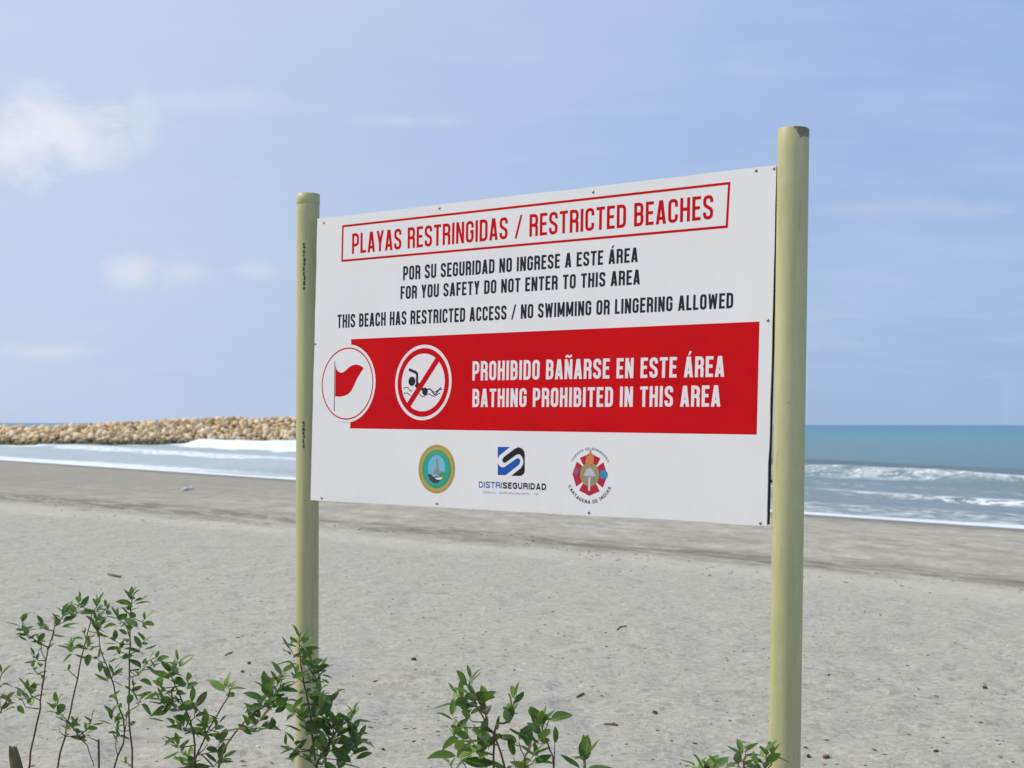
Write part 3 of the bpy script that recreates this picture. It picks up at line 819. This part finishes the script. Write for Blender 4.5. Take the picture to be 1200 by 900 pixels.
# posts: painted plastic pipes
def post_mat(side=None):
    m, t = new_mat('pale_yellow_pipe')
    oc = t.node('ShaderNodeTexCoord').outputs['Object']
    v = t.mapping(oc, scale=(1, 1, .12))
    c = t.ramp(t.noise(v, 14, 6, .65), [(.3, (.39, .38, .18)), (.72, (.51, .495, .26))])
    c = t.mix(t.step(t.noise(v, 40, 5, .7), .54, .70, 0, .5), c, (.33, .29, .17))
    sp = t.node('ShaderNodeSeparateXYZ'); t.link(oc, sp.inputs[0])
    n2 = t.noise(oc, 42, 6, .7)
    patch_ = t.math('MULTIPLY', (t.step(t.vmath('DOT_PRODUCT', oc, tuple(side)), .022, .048, 0, .30) if side else 0.0), t.step(sp.outputs['Z'], -.055, -.015))
    peel = t.math('MULTIPLY', t.step(t.math('ADD', t.math('ADD', n2, patch_), t.step(sp.outputs['Z'], -.02, .0, 0, .12)), .66, .70), t.step(sp.outputs['Z'], -.14, -.02))
    c = t.mix(t.math('MULTIPLY', peel, .85), c, (.11, .095, .075))
    sc = t.noise(oc, 55, 3, .5)
    c = t.mix(t.step(sc, .715, .745, 0, .7), c, (.13, .12, .09))
    c = t.mix(t.step(t.noise(oc, 6, 5, .6), .55, .75, 0, .25), c, (.55, .54, .38))
    t.link(c, t.p.inputs['Base Color']); t.p.inputs['Roughness'].default_value = .5
    t.link(t.bump(t.noise(v, 30, 4), .15, .002), t.p.inputs['Normal'])
    return m
M_POST = post_mat()
post_axis = Vector((.02, .0, 1)).normalized().to_track_quat('Z', 'Y').to_matrix().inverted()
M_POST_R = post_mat(post_axis @ Vector((.15, -.99, 0)).normalized())
M_INK = flat_mat('faded_black_ink', (.06, .06, .04), .6, var=.3, scale=80)
def post(top, bot, r=.0565, label=None, mat=None):
    """hollow pipe with an open rim; the object's origin is at its top"""
    top, bot = Vector(top), Vector(bot)
    ax = (top - bot).normalized(); L = (top - bot).length
    q = ax.to_track_quat('Z', 'Y').to_matrix().to_4x4()
    n = 40; vs = []; fs = []
    prof = [(r, -L), (r, -L * .66), (r, -L * .33), (r, -.10), (r, -.003), (r - .0015, 0), (r - .0045, 0), (r - .0055, -.003), (r - .0055, -.25)]
    for rr, z in prof:
        for j in range(n):
            a = 2 * math.pi * j / n
            vs.append((rr * math.cos(a), rr * math.sin(a), z))
    for i in range(len(prof) - 1):
        for j in range(n):
            a, b = i * n + j, i * n + (j + 1) % n
            fs.append((a, b, b + n, a + n))
    fs.append(tuple(len(vs) - n + j for j in range(n)))
    o = mesh_obj('post', vs, fs, mat or M_POST, smooth=True)
    place(o, Matrix.Translation(top) @ q)
    if label: o['label'] = label
    return o, q
# right post stands at the end of the sheet, left post behind it
rt = at(930, 151.5, 5.20); rbm = at(919.3, 892, 5.165); dv = (rt - rbm); rbot = rt - dv * ((rt.z - (ground_z(rbm.x, rbm.y) - .35)) / dv.z)
lt = at(361.2, 228, 6.80); lbm = at(359.5, 860, 6.78); dv = (lt - lbm); lbot = lt - dv * ((lt.z - (ground_z(lbm.x, lbm.y) - .35)) / dv.z)
pr, r_ = post(rt, rbot, .0570, 'right post, its rim chipped and stained', M_POST_R)
plft, lq = post(lt, lbot, .0545, 'left post with faded print down its side')
# faded maker's print running down the left pipe: worn black dashes
def ink(o, r, segs, ang, wd, seed, name='pipe_print'):
    rs = random.Random(seed); vs, fs = [], []
    for (z0, z1) in segs:
        z = z0
        while z > z1:
            hgt = rs.uniform(.010, .022); a0 = ang + rs.uniform(-.05, .05); w2 = wd * rs.uniform(.6, 1.1)
            k = len(vs)
            for i in range(3):
                a = a0 + (i - 1) * w2
                for zz in (z, z - hgt): vs.append(((r + .0006) * math.cos(a), (r + .0006) * math.sin(a), zz))
            fs += [(k, k + 1, k + 3, k + 2), (k + 2, k + 3, k + 5, k + 4)]
            z -= hgt + rs.uniform(.002, .006)
    e = mesh_obj(name, vs, fs, M_INK); e.parent = o; e['kind'] = 'stuff'
    return e
zl = lambda py: (228 - py) / F * 6.8
loc = lq.to_3x3().inverted() @ (Vector((0, 0, EYE)) - lt); ang0 = math.atan2(loc.y, loc.x)
ink(plft, .0545, [(zl(287), zl(342)), (zl(495), zl(524))], ang0 - .34, .10, 4)
ink(plft, .0545, [(zl(229), zl(237))], ang0 - .34, .09, 9)
# seam of the end collar on the left pipe and bolts that clamp the frame to both posts
n = 40; vs = [((.0545 + e) * math.cos(2 * math.pi * j / n), (.0545 + e) * math.sin(2 * math.pi * j / n), z) for e, z in ((.0001, -.049), (.0016, -.047), (.0016, .0005), (.0001, .0012)) for j in range(n)]
fs = [(i * n + j, i * n + (j + 1) % n, (i + 1) * n + (j + 1) % n, (i + 1) * n + j) for i in range(3) for j in range(n)]
e = mesh_obj('collar', vs, fs, M_POST, smooth=True); e.parent = plft
for o_, xx in ((pr, 1.215), (plft, -1.16)):
    for z in (-.5, .5):
        mb = MB(); mb.tube([(xx - .03, .045, z), (xx + (.06 if xx > 0 else -.02), .055, z)], [.006, .006], 8)
        place(mb.build('bolt', M_SCREW, smooth=True), PANEL_M)

# ------------------------------------------------------------------ shrubs
def leaf_mat(name, lo, hi):
    m, t = new_mat(name)
    oi = t.node('ShaderNodeObjectInfo').outputs['Random']
    oc = t.node('ShaderNodeTexCoord').outputs['Object']
    sp = t.node('ShaderNodeSeparateXYZ'); t.link(oc, sp.inputs[0])
    c = t.ramp(t.math('ADD', t.math('MULTIPLY', oi, .8), t.math('MULTIPLY', t.noise(oc, 2, 4), .3)), [(0, lo), (.6, tuple((a + b) / 2 for a, b in zip(lo, hi))), (1, hi)])
    mid = t.math('LESS_THAN', t.math('ABSOLUTE', sp.outputs['Y']), .014)
    c = t.mix(t.math('MULTIPLY', mid, .45), c, (.22, .30, .10))
    c = t.mix(t.step(t.noise(oc, 5, 4, .6), .66, .78, 0, .5), c, (.14, .10, .03))
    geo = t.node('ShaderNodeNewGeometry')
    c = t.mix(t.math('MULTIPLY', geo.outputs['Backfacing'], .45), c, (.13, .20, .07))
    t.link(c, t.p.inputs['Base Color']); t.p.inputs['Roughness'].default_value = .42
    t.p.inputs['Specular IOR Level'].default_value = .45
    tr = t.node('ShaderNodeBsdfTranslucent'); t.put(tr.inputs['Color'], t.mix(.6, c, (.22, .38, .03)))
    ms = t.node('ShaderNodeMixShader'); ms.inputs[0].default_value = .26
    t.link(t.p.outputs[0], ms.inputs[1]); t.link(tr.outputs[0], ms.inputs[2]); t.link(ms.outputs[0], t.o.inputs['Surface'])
    return m
M_LEAF = leaf_mat('dark_leaf', (.024, .072, .012), (.095, .180, .030))
M_YOUNG = leaf_mat('young_leaf', (.11, .20, .03), (.22, .34, .06))
M_DEAD = leaf_mat('withered_leaf', (.10, .055, .03), (.17, .09, .05))
M_STEM = flat_mat('brown_stem', (.115, .075, .055), .8, .3, var=.35, scale=30)
M_TWIG = flat_mat('reddish_twig', (.20, .12, .075), .7, .3, var=.3, scale=30)
def leaf_mesh(nm, mat, width, curl, fold, tipp, seed):
    rs = random.Random(seed); N = 7; vs, fs = [], []
    for i in range(N + 1):
        u = i / N
        wd = width * (math.sin(math.pi * min(1, u ** tipp)) ** .75) * .5 if 0 < i < N else 0
        x = .10 + u * .90; zc = -curl * u * u + .04 * math.sin(u * 5 + seed)
        twy = .04 * math.sin(u * 3 + seed * 2)
        vs += [(x, twy - wd * math.cos(fold), zc + wd * math.sin(fold)), (x, twy, zc), (x, twy + wd * math.cos(fold), zc + wd * math.sin(fold))]
    for i in range(N):
        k = 3 * i; fs += [(k, k + 3, k + 4, k + 1), (k + 1, k + 4, k + 5, k + 2)]
    k = len(vs); vs += [(0, -.012, 0), (0, .012, 0), (.12, .012, 0), (.12, -.012, 0)]; fs.append((k, k + 3, k + 2, k + 1))
    me = bpy.data.meshes.new(nm); me.from_pydata(vs, [], fs); me.materials.append(mat)
    me.polygons.foreach_set('use_smooth', [True] * len(fs)); me.update()
    return me
LEAVES = [[leaf_mesh('leaf', m, wd, cu, fo, tp, i) for i, (wd, cu, fo, tp) in enumerate([(.46, .10, .35, .85), (.52, .22, .25, .8), (.43, .0, .5, .9), (.47, .38, .3, .85), (.40, -.10, .45, .9)])] for m in (M_LEAF, M_YOUNG, M_DEAD)]

def leaf_at(parent, base_w, origin, d, L, kind, rs):
    d = d.normalized(); side = d.cross(Vector((0, 0, 1)))
    if side.length < .1: side = Vector((rs.uniform(-1, 1), rs.uniform(-1, 1), 0))
    side.normalize(); up = side.cross(d).normalized()
    R3 = Matrix((d, -side, up)).transposed()
    M = Matrix.Translation(origin - base_w) @ R3.to_4x4() @ Matrix.Rotation(rs.gauss(0, .5), 4, 'X') @ Matrix.Scale(L, 4)
    o = bpy.data.objects.new('leaf', rs.choice(LEAVES[kind])); COL.objects.link(o)
    o.parent = parent; o.matrix_local = M
    return o

def shrub(name, label, Y, base_px, stems, clusters, seed, leafL, extra_low=6, group='leafy shrubs growing in front of the sign'):
    """stems: pixel polylines from low to high; clusters: (x, y, leaves, size, kind, spread)"""
    rs = random.Random(seed)
    bx = (base_px - 600) / F * Y; base_w = Vector((bx, Y, ground_z(bx, Y)))
    root = empty(name, base_w); tag(root, label, 'shrub', group)
    segs = []; stem_objs = []
    for si, st in enumerate(stems):
        dy = rs.uniform(-.12, .12) if len(stems) > 1 else 0
        pts = [at(x, y, Y + dy * (1 - .35 * i / len(st))) for i, (x, y) in enumerate(st)]
        p0 = pts[0]
        if len(st) > 0 and st[0][1] > 855:            # carries on down to the root
            foot = base_w + Vector((rs.uniform(-.05, .05), rs.uniform(-.05, .05), -.06))
            pts = [foot, foot.lerp(p0, .5) + Vector((rs.uniform(-.03, .03), rs.uniform(-.02, .02), 0))] + pts
        # smooth the polyline
        sm = []
        for i in range(len(pts) - 1):
            a = pts[max(i - 1, 0)]; b, c_ = pts[i], pts[i + 1]; d_ = pts[min(i + 2, len(pts) - 1)]
            for q in (0, .34, .67):
                sm.append(.5 * ((2 * b) + (c_ - a) * q + (2 * a - 5 * b + 4 * c_ - d_) * q * q + (3 * b - a - 3 * c_ + d_) * q ** 3) + Vector((rs.gauss(0, .0018), rs.gauss(0, .003), 0)))
        sm.append(pts[-1])
        segs.append((sm, dy)); mb = MB()
        r0, r1 = (.0058, .0021) if st[0][1] > 855 else (.0036, .0018)
        if Y < 5.6: r0 *= .85
        mb.tube(sm, [r0 + (r1 - r0) * i / (len(sm) - 1) for i in range(len(sm))], 6)
        stem_objs.append(mb)
    nleaf = 0
    for (cx, cy, nl, size, kind, spread) in clusters:
        tip = at(cx, cy, Y + rs.uniform(-.10, .10))
        # the stem point it grows from: nearest one that is lower
        best = None
        for k, (sm, dy) in enumerate(segs):
            for i, p in enumerate(sm):
                drop = tip.z - p.z
                dd = (p - tip).length + (0 if drop > .015 else .12 + abs(drop) * 1.5) 
                if best is None or dd < best[0]: best = (dd, k, p)
        src = best[2]; v = tip - src
        if v.length > .012:
            mid = src + v * .55 + Vector((v.x * .12, 0, -abs(v.x) * .18))
            stem_objs[best[1]].tube([src, mid, tip], [.0026, .0021, .0016], 5)
        ax = (v.normalized() if v.length > .02 else Vector((0, 0, 1))) * .6 + Vector((0, 0, .75)) + Vector((rs.gauss(0, .2), rs.gauss(0, .25), 0))
        ax.normalize(); L0 = leafL * size * 1.2; nl = int(nl * .98 + .5)
        s1 = ax.cross(Vector((0, 1, .1))).normalized(); s2 = ax.cross(s1)
        ph = rs.uniform(0, 6.28)
        for j in range(nl):
            f = j / max(1, nl - 1)
            az = ph + j * 2.4 + rs.gauss(0, .25)
            tilt = (.45 + spread * (1 - f) + rs.gauss(0, .16))
            d = ax * math.cos(tilt) + (s1 * math.cos(az) + s2 * math.sin(az)) * math.sin(tilt)
            o_ = tip - ax * (L0 * .75 * (1 - f)) * (1 if nl > 3 else .3)
            kd = kind
            if kind == 0 and f > .55 and rs.random() < .55: kd = 1
            if kind == 0 and rs.random() < .035: kd = 2
            leaf_at(root, base_w, o_, d, L0 * rs.uniform(.72, 1.12) * (.72 + .38 * (1 - f)), kd, rs); nleaf += 1
    # foliage below the picture's lower edge, so that the plant is whole
    for k in range(extra_low):
        sm, dy = segs[k % len(segs)]; p = sm[min(len(sm) - 1, rs.randint(1, 5))]
        for j in range(4):
            a = rs.uniform(0, 6.28); leaf_at(root, base_w, p, Vector((math.cos(a), math.sin(a), rs.uniform(0, .8))), leafL * rs.uniform(.7, 1), 0, rs)
    for mb in stem_objs:
        if mb.v:
            o = mesh_obj('stem', [v - base_w for v in mb.v], mb.f, M_STEM, root, smooth=True)
    return root

K0, K1, K2 = 0, 1, 2
shrub('leafy_shrub', 'shrub with one long bare stem, nearest the left edge of the photo', 6.55, 30,
      [[(33, 897), (44, 844), (49, 809), (57, 759), (64, 734)], [(57, 759), (38, 748), (26, 738)]],
      [(75, 719, 9, 1.1, 0, .9), (50, 733, 4, 1.1, 0, 1.1), (27, 724, 5, .8, 0, .8), (30, 742, 4, .9, 0, 1.0), (48, 752, 5, .8, 0, .9), (40, 769, 6, .7, 0, .9), (39, 783, 4, .7, 0, 1.0),
       (32, 806, 10, 1.05, 0, 1.0), (24, 815, 6, .8, 0, 1.2), (50, 797, 4, .7, 0, .9), (88, 716, 5, .8, 0, 1.0), (64, 727, 4, .8, 0, 1.1)], 21, .068)
shrub('leafy_shrub', 'shrub with a leaning brown stem and many whorls, left of the tallest shrub', 6.75, 66,
      [[(67, 897), (80, 847), (88, 809), (96, 769), (103, 740), (109, 716)], [(80, 847), (93, 862), (104, 880), (110, 898)]],
      [(93, 707, 9, 1.05, 0, .9), (115, 706, 7, .95, 0, .8), (112, 727, 7, .9, 0, 1.0), (118, 735, 5, .9, 0, 1.1), (83, 758, 9, 1.0, 0, 1.0), (103, 757, 7, .95, 0, .9), (99, 743, 5, .8, 0, .9),
       (65, 824, 9, .95, 0, 1.0), (71, 838, 5, .7, 0, 1.1), (86, 848, 7, .85, 0, .9), (102, 853, 8, .85, 0, 1.0), (80, 785, 3, .6, 0, .8), (69, 857, 4, .7, 0, 1.2), (108, 842, 4, .7, 0, .9), (125, 712, 4, .8, 0, 1.0)], 22, .066)
shrub('leafy_shrub', 'tallest thin shrub with a straight upright stem and a star of leaves on top', 6.6, 156,
      [[(155, 898), (152, 833), (152, 767), (153, 740), (153, 716), (155, 700)], [(133, 899), (147, 857), (135, 812), (131, 796), (120, 767), (115, 740)]],
      [(154, 697, 11, 1.05, 0, 1.15), (152, 712, 7, .8, 0, 1.0), (171, 724, 5, 1.0, 0, 1.0), (136, 723, 7, .9, 0, 1.0), (149, 738, 6, .9, 0, 1.1), (135, 751, 6, .9, 0, .9), (139, 763, 7, .9, 0, 1.1),
       (168, 752, 6, .95, 0, .9), (174, 774, 7, .95, 0, 1.0), (184, 772, 4, .9, 0, .8), (161, 790, 5, .8, 0, .9), (157, 804, 6, .8, 0, 1.0), (166, 816, 6, .85, 0, 1.1), (133, 787, 8, 1.05, 0, .9),
       (115, 773, 3, .9, 0, 1.0), (136, 815, 4, .8, 1, .9), (131, 838, 8, .95, 0, 1.1), (148, 841, 6, .85, 2, .9), (137, 853, 4, .7, 0, 1.1), (135, 868, 4, .7, 1, .9), (147, 892, 5, .7, 1, 1.0), (118, 728, 4, .9, 0, 1.0)], 23, .066)
shrub('leafy_shrub', 'bushy low shrub with dense dark whorls midway between the tallest shrub and the left post', 6.3, 228,
      [[(229, 899), (227, 860), (213, 820), (203, 799), (200, 786)], [(226, 899), (245, 855), (267, 817), (270, 806)]],
      [(200, 784, 9, 1.05, 0, .9), (208, 776, 6, 1.0, 0, .7), (221, 798, 6, .9, 0, .9), (186, 803, 6, .9, 0, 1.0), (187, 820, 9, 1.0, 0, 1.0), (194, 829, 6, .9, 0, 1.1), (196, 812, 5, .9, 2, 1.0),
       (224, 820, 6, .9, 0, .9), (211, 824, 6, .95, 0, 1.0), (213, 847, 9, 1.0, 0, 1.0), (229, 834, 5, .9, 0, .9), (205, 872, 9, .95, 1, 1.0), (221, 889, 8, 1.0, 0, .9), (268, 803, 8, 1.05, 1, .75),
       (244, 846, 9, 1.15, 1, 1.0), (255, 848, 5, 1.1, 0, 1.1), (261, 887, 10, 1.15, 0, 1.0), (243, 872, 2, 1.2, 0, 1.3), (260, 868, 3, 1.1, 0, .5), (212, 893, 6, .9, 0, 1.0)], 24, .074)
shrub('leafy_shrub', 'sparse reddish branch with three glossy whorls just left of the left post', 6.1, 256,
      [[(257, 899), (270, 865), (297, 835), (312, 814)], [(297, 835), (318, 822), (330, 798)]],
      [(312, 808, 9, 1.15, 0, 1.0), (306, 843, 9, 1.05, 0, 1.1), (290, 853, 3, 1.1, 0, .9), (331, 789, 6, .9, 0, 1.0), (323, 798, 5, 1.2, 0, .6), (332, 812, 6, 1.15, 0, 1.0), (320, 826, 5, .9, 0, 1.2)], 25, .082)
shrub('leafy_shrub', 'dense dark green shrub climbing in front of the left post', 6.15, 372,
      [[(369, 899), (364, 840), (356, 800), (352, 770), (350, 752)], [(371, 899), (385, 870), (400, 850), (412, 838)]],
      [(351, 747, 10, .95, 0, .9), (340, 760, 5, 1.0, 0, 1.1), (361, 763, 8, .95, 0, 1.1), (366, 777, 8, .95, 0, 1.0), (380, 785, 8, .95, 0, 1.0), (372, 795, 5, .8, 0, 1.0), (375, 810, 7, .95, 0, 1.0),
       (388, 817, 5, 1.0, 0, .9), (382, 829, 6, 1.0, 0, 1.1), (369, 824, 8, 1.0, 0, 1.0), (355, 840, 8, 1.0, 0, 1.0), (343, 829, 5, .9, 1, 1.0), (372, 850, 8, 1.0, 0, 1.0), (391, 849, 10, 1.15, 0, 1.0),
       (414, 838, 9, 1.15, 0, .9), (412, 860, 9, 1.15, 0, 1.2), (396, 860, 8, 1.15, 0, 1.0), (424, 862, 6, 1.05, 0, 1.1), (345, 871, 6, .95, 0, 1.2), (337, 874, 4, 1.0, 0, 1.0), (376, 878, 8, 1.0, 1, 1.0),
       (402, 888, 8, 1.1, 0, 1.0), (386, 875, 7, 1.1, 0, 1.1), (419, 880, 5, 1.1, 0, 1.4), (380, 840, 6, 1.0, 0, 1.0), (362, 884, 6, .9, 0, 1.0), (345, 785, 4, .8, 0, 1.0)], 26, .078)
shrub('leafy_shrub', 'loose shrub with large leaves on reddish stems below the round seal', 5.35, 596,
      [[(590, 899), (580, 865), (569, 846), (559, 828), (552, 812)], [(580, 856), (590, 848), (599, 838), (602, 824)]],
      [(550, 797, 8, 1.1, 0, .9), (536, 815, 7, 1.3, 0, 1.2), (557, 818, 3, 1.15, 0, 1.3), (569, 821, 2, 1.0, 0, 1.1), (531, 841, 5, 1.05, 0, 1.0), (527, 854, 4, .9, 1, 1.1), (546, 838, 3, 1.1, 0, 1.1),
       (562, 862, 10, 1.15, 1, 1.1), (549, 862, 5, 1.1, 0, 1.1), (581, 858, 3, 1.1, 0, 1.0), (567, 884, 3, 1.2, 0, 1.5), (537, 882, 3, 1.4, 0, 1.4), (527, 896, 5, .9, 1, 1.0), (604, 818, 6, .95, 0, 1.0),
       (600, 842, 4, 1.1, 0, 1.5), (569, 834, 2, 1.0, 2, .6)], 31, .078)
shrub('leafy_shrub', 'small shrub with two forked stems, beside and right of the one below the seal', 5.25, 640,
      [[(649, 900), (641, 872), (635, 853)], [(615, 899), (620, 880), (623, 868)]],
      [(634, 848, 8, 1.1, 0, 1.0), (628, 845, 3, 1.0, 0, 1.0), (643, 843, 3, 1.2, 0, .8), (620, 870, 9, 1.15, 1, 1.0), (650, 870, 3, .9, 0, 1.2), (628, 888, 4, 1.2, 0, 1.2), (602, 888, 2, 1.3, 0, 1.3), (608, 869, 3, 1.15, 1, 1.1)], 32, .076)
shrub('leafy_shrub', 'single small tuft of leaves under the fire service emblem', 5.2, 686,
      [[(686, 899), (686, 888)]], [(686, 884, 7, 1.35, 0, .85)], 33, .072, 3)
shrub('leafy_shrub', 'leaf tips at the foot of the right post, cut by the bottom of the photo', 4.85, 870,
      [[(872, 905), (874, 886)], [(897, 905), (898, 888)], [(828, 908), (826, 899)]],
      [(874, 879, 7, .9, 0, .9), (898, 884, 8, .95, 0, .9), (907, 884, 3, .8, 0, .7), (826, 897, 6, 1.0, 1, 1.1), (815, 900, 4, 1.0, 0, 1.2), (838, 896, 4, 1.0, 0, .8), (864, 893, 6, .85, 2, 1.0), (886, 897, 6, .9, 0, 1.0), (850, 900, 5, .9, 0, 1.0)], 34, .072, 6)
shrub('leafy_shrub', 'few leaves of a shrub cut by the left edge of the photo', 6.4, -12,
      [[(-14, 899), (-6, 850), (4, 826), (10, 818)], [(-12, 899), (-8, 840), (0, 795)]],
      [(2, 789, 5, .9, 0, 1.0), (9, 817, 4, .9, 2, 1.0), (0, 822, 4, .9, 0, 1.0), (-20, 800, 8, 1, 0, 1), (-30, 840, 8, 1, 0, 1), (-18, 770, 8, 1, 0, 1)], 35, .068)

# bare cut twig and the weathered brown-green stub in the lower left corner
mb = MB(); p0 = at(116, 905, 6.7); p1 = at(115.5, 866, 6.7); g0 = Vector((p0.x, p0.y, ground_z(p0.x, p0.y) - .05))
bw = Vector((p0.x, p0.y, g0.z + .05))
tw = empty('cut_twig', bw); tag(tw, 'short bare twig cut off square, between the first stems on the left', 'twig')
mb.tube([g0 - bw, p0 - bw, p1 - bw], [.006, .0052, .0050], 7); mb.tube([p1 - bw - Vector((0, 0, .012)), at(104, 864, 6.7) - bw], [.003, .0016], 5); mb.build('stem', M_STEM, tw, True)
# stub: half-rotten curved husk
hu = at(24, 886, 6.3); gz = ground_z(hu.x, hu.y)
vs, fs = [], []; n1, n2 = 13, 9; Hh = hu.z - gz + .062
for i in range(n1):
    u = i / (n1 - 1)
    for j in range(n2):
        a = -1.5 + 3.0 * j / (n2 - 1); rr = (.042 - .010 * u) * (1 + .12 * math.sin(7 * u + j)) * (math.sin(math.pi * min(1, .25 + u * .68)) ** .5)
        vs.append((-.035 * u * u + rr * math.sin(a), -.5 * rr * math.cos(a), Hh * u - .02 + .006 * math.sin(j * 2.1 + 9 * u)))
for i in range(n1 - 1):
    for j in range(n2 - 1):
        k = i * n2 + j; fs.append((k, k + 1, k + 1 + n2, k + n2))
mm, t = new_mat('weathered_husk'); oc = t.node('ShaderNodeTexCoord').outputs['Object']
t.link(t.ramp(t.noise(t.mapping(oc, scale=(1, 1, .4)), 22, 6, .65), [(.36, (.05, .085, .035)), (.54, (.11, .10, .05)), (.7, (.22, .11, .09))]), t.p.inputs['Base Color']); t.p.inputs['Roughness'].default_value = .85
hk = mesh_obj('dry_husk', vs, fs, mm, smooth=True); hk.location = (hu.x, hu.y, gz)
so = hk.modifiers.new('thickness', 'SOLIDIFY'); so.thickness = .006
tag(hk, 'curled brown and green dry husk standing in the bottom left corner', 'dry husk')

# ------------------------------------------------------------------ drift and stones on the sand
M_STONE = flat_mat('dark_stone', (.075, .058, .05), .9, .2, var=.4, scale=40)
M_REDST = flat_mat('reddish_stone', (.22, .11, .08), .9, .2, var=.3, scale=40)
M_SHELL = flat_mat('white_shell', (.70, .68, .62), .6, .3, var=.1, scale=40)
M_WOOD = flat_mat('grey_driftwood', (.16, .125, .095), .9, .2, var=.4, scale=40)
SV = ico_variants(6, 12, 2)
def ground_hit(px, py):
    d = px_dir(px, py); s = 2.0
    for _ in range(4000):
        p = Vector((0, 0, EYE)) + d * s
        if p.z <= ground_z(p.x, p.y): return p
        s += .01 if s < 30 else .05
    return p
def stone(px, py, wpx, asp, mat, name, label, cat, seed):
    rs = np.random.default_rng(seed); p = ground_hit(px, py); v, f = SV[seed % 6]
    r = wpx / F * p.y / 2
    vv = v * np.array([r, r * .8, r * asp]); vv[:, 2] += r * asp * .55
    o = mesh_obj(name, vv, [tuple(int(i) for i in a) for a in f], mat, smooth=False)
    o.location = (p.x, p.y, ground_z(p.x, p.y)); o.rotation_euler = (0, 0, rs.uniform(0, 6))
    tag(o, label, cat); return o
stone(485, 774, 6.5, .7, M_STONE, 'beach_stone', 'dark stone alone on the sand between the left post and the middle shrub', 'stone', 1)
stone(947, 888, 8, .6, M_STONE, 'beach_stone', 'dark stone close to the foot of the right post', 'stone', 2)
stone(969, 888.5, 11, .5, M_REDST, 'beach_stone', 'wider brown stone a little right of the one by the right post', 'stone', 3)
stone(944, 877, 5.5, .5, M_STONE, 'beach_stone', 'small dark stone just above the pair beside the right post', 'stone', 4)
stone(1154, 807, 8, .55, M_STONE, 'beach_stone', 'dark stone alone on the sand near the right edge of the photo', 'stone', 5)
stone(292, 778, 5, .7, M_STONE, 'beach_stone', 'small dark stone above a reddish one, left of the left post', 'stone', 6)
stone(284, 788, 5.5, .6, M_REDST, 'beach_stone', 'small reddish stone left of the left post', 'stone', 7)
stone(767, 836, 9, .4, M_STONE, 'beach_stone', 'flat dark stone on the sand below the blank right part of the panel', 'stone', 8)
stone(449, 879, 6, .5, M_STONE, 'beach_stone', 'dark stone just right of the dense shrub at the left post', 'stone', 9)
stone(302, 876, 6, .6, M_SHELL, 'sea_shell', 'small white shell left of the left post', 'shell', 10)
stone(1097, 881, 9, .35, M_STONE, 'beach_stone', 'flat dark stone near the bottom right corner of the photo', 'stone', 11)
stone(971, 792, 5, .5, M_STONE, 'beach_stone', 'tiny dark stone on the sand right of the right post, halfway up the dry sand', 'stone', 12)
def stick(pts, r, mat, name, label, cat):
    P_ = [ground_hit(*p) for p in pts]; b0 = P_[0].copy(); mb = MB()
    mb.tube([Vector((p.x, p.y, ground_z(p.x, p.y) + r * (.5 + .3 * (i % 2)))) - b0 for i, p in enumerate(P_)], [r * (1 - .25 * abs(i / (len(P_) - 1) - .4)) for i in range(len(P_))], 7)
    o = mb.build(name, mat, smooth=True); o.location = b0; tag(o, label, cat); return o
stick([(214, 575.4), (218, 574.2), (222, 573.8), (225, 573.0)], .055, flat_mat('bleached_wood', (.75, .72, .64), .9, .2, var=.1, scale=10), 'driftwood', 'bleached pale driftwood lying on the strand left of the sign', 'driftwood')
stick([(127, 674), (133, 675.6), (141, 677)], .016, M_WOOD, 'driftwood_stick', 'thin dark stick on the sand above the tallest shrub', 'stick')
stick([(723, 739), (727, 735.5), (734, 734)], .007, M_WOOD, 'driftwood_stick', 'little curved stick on the dry sand below the fire service emblem', 'stick')
stick([(676, 818), (680, 816), (684, 813.5)], .008, M_WOOD, 'driftwood_stick', 'short dark stick above the small leaf tuft', 'stick')
stick([(708, 849), (716, 849.5), (724, 851)], .007, M_WOOD, 'driftwood_stick', 'short broken stick low on the sand, right of the small leaf tuft', 'stick')
stick([(264, 769), (268, 766.5), (272, 765)], .007, M_WOOD, 'driftwood_stick', 'small splinter of wood left of the left post', 'stick')

def scatter():
    rs = np.random.default_rng(77); V, Fc, k = [], [], 0
    def chip(x, y, r, flatn):
        nonlocal k
        v, f = SV1[rs.integers(0, len(SV1))]
        a = rs.uniform(0, 6.28); R = np.array([[math.cos(a), -math.sin(a), 0], [math.sin(a), math.cos(a), 0], [0, 0, 1]])
        vv = (v * np.array([r * rs.uniform(.8, 2.2), r * .7, r * flatn])) @ R.T
        V.append(vv + np.array([x, y, float(height(np.array([x]), np.array([y]))[0]) + r * flatn * .35])); Fc.append(f + k); k += len(v)
    for _ in range(2300):                                # dry sand
        y = 6.5 + 12 * rs.random() ** 1.6; x = rs.uniform(-.42, .42) * y * 1.15
        if rs.random() < .5 and _ > 0: x, y = lx + rs.normal() * .25, ly + rs.normal() * .25
        lx, ly = x, y
        chip(x, y, .0035 + .012 * rs.random() ** 4, .45)
    for _ in range(1100):                                # along the tide line
        tt = rs.uniform(-45, 70); b = 16.9 + rs.normal() * .5 + 1.2 * math.sin(tt * .21)
        # point on the line .66 x + .75 y = b
        x = .66 * b - .75 * (tt * .45); y = .75 * b + .66 * (tt * .45)
        if y < 8: continue
        chip(x + rs.normal() * .3, y + rs.normal() * .25, .008 + .022 * rs.random() ** 3, .35)
    me = bpy.data.meshes.new('beach_debris'); v = np.concatenate(V); f = np.concatenate(Fc)
    me.from_pydata(v.tolist(), [], f.tolist()); me.materials.append(M_WOOD)
    o = bpy.data.objects.new('beach_debris', me); COL.objects.link(o)
    tag(o, 'tiny dark chips of drift and shell strewn over the sand', 'debris', kind='stuff')
SV1 = ico_variants(6, 31, 1)
scatter()
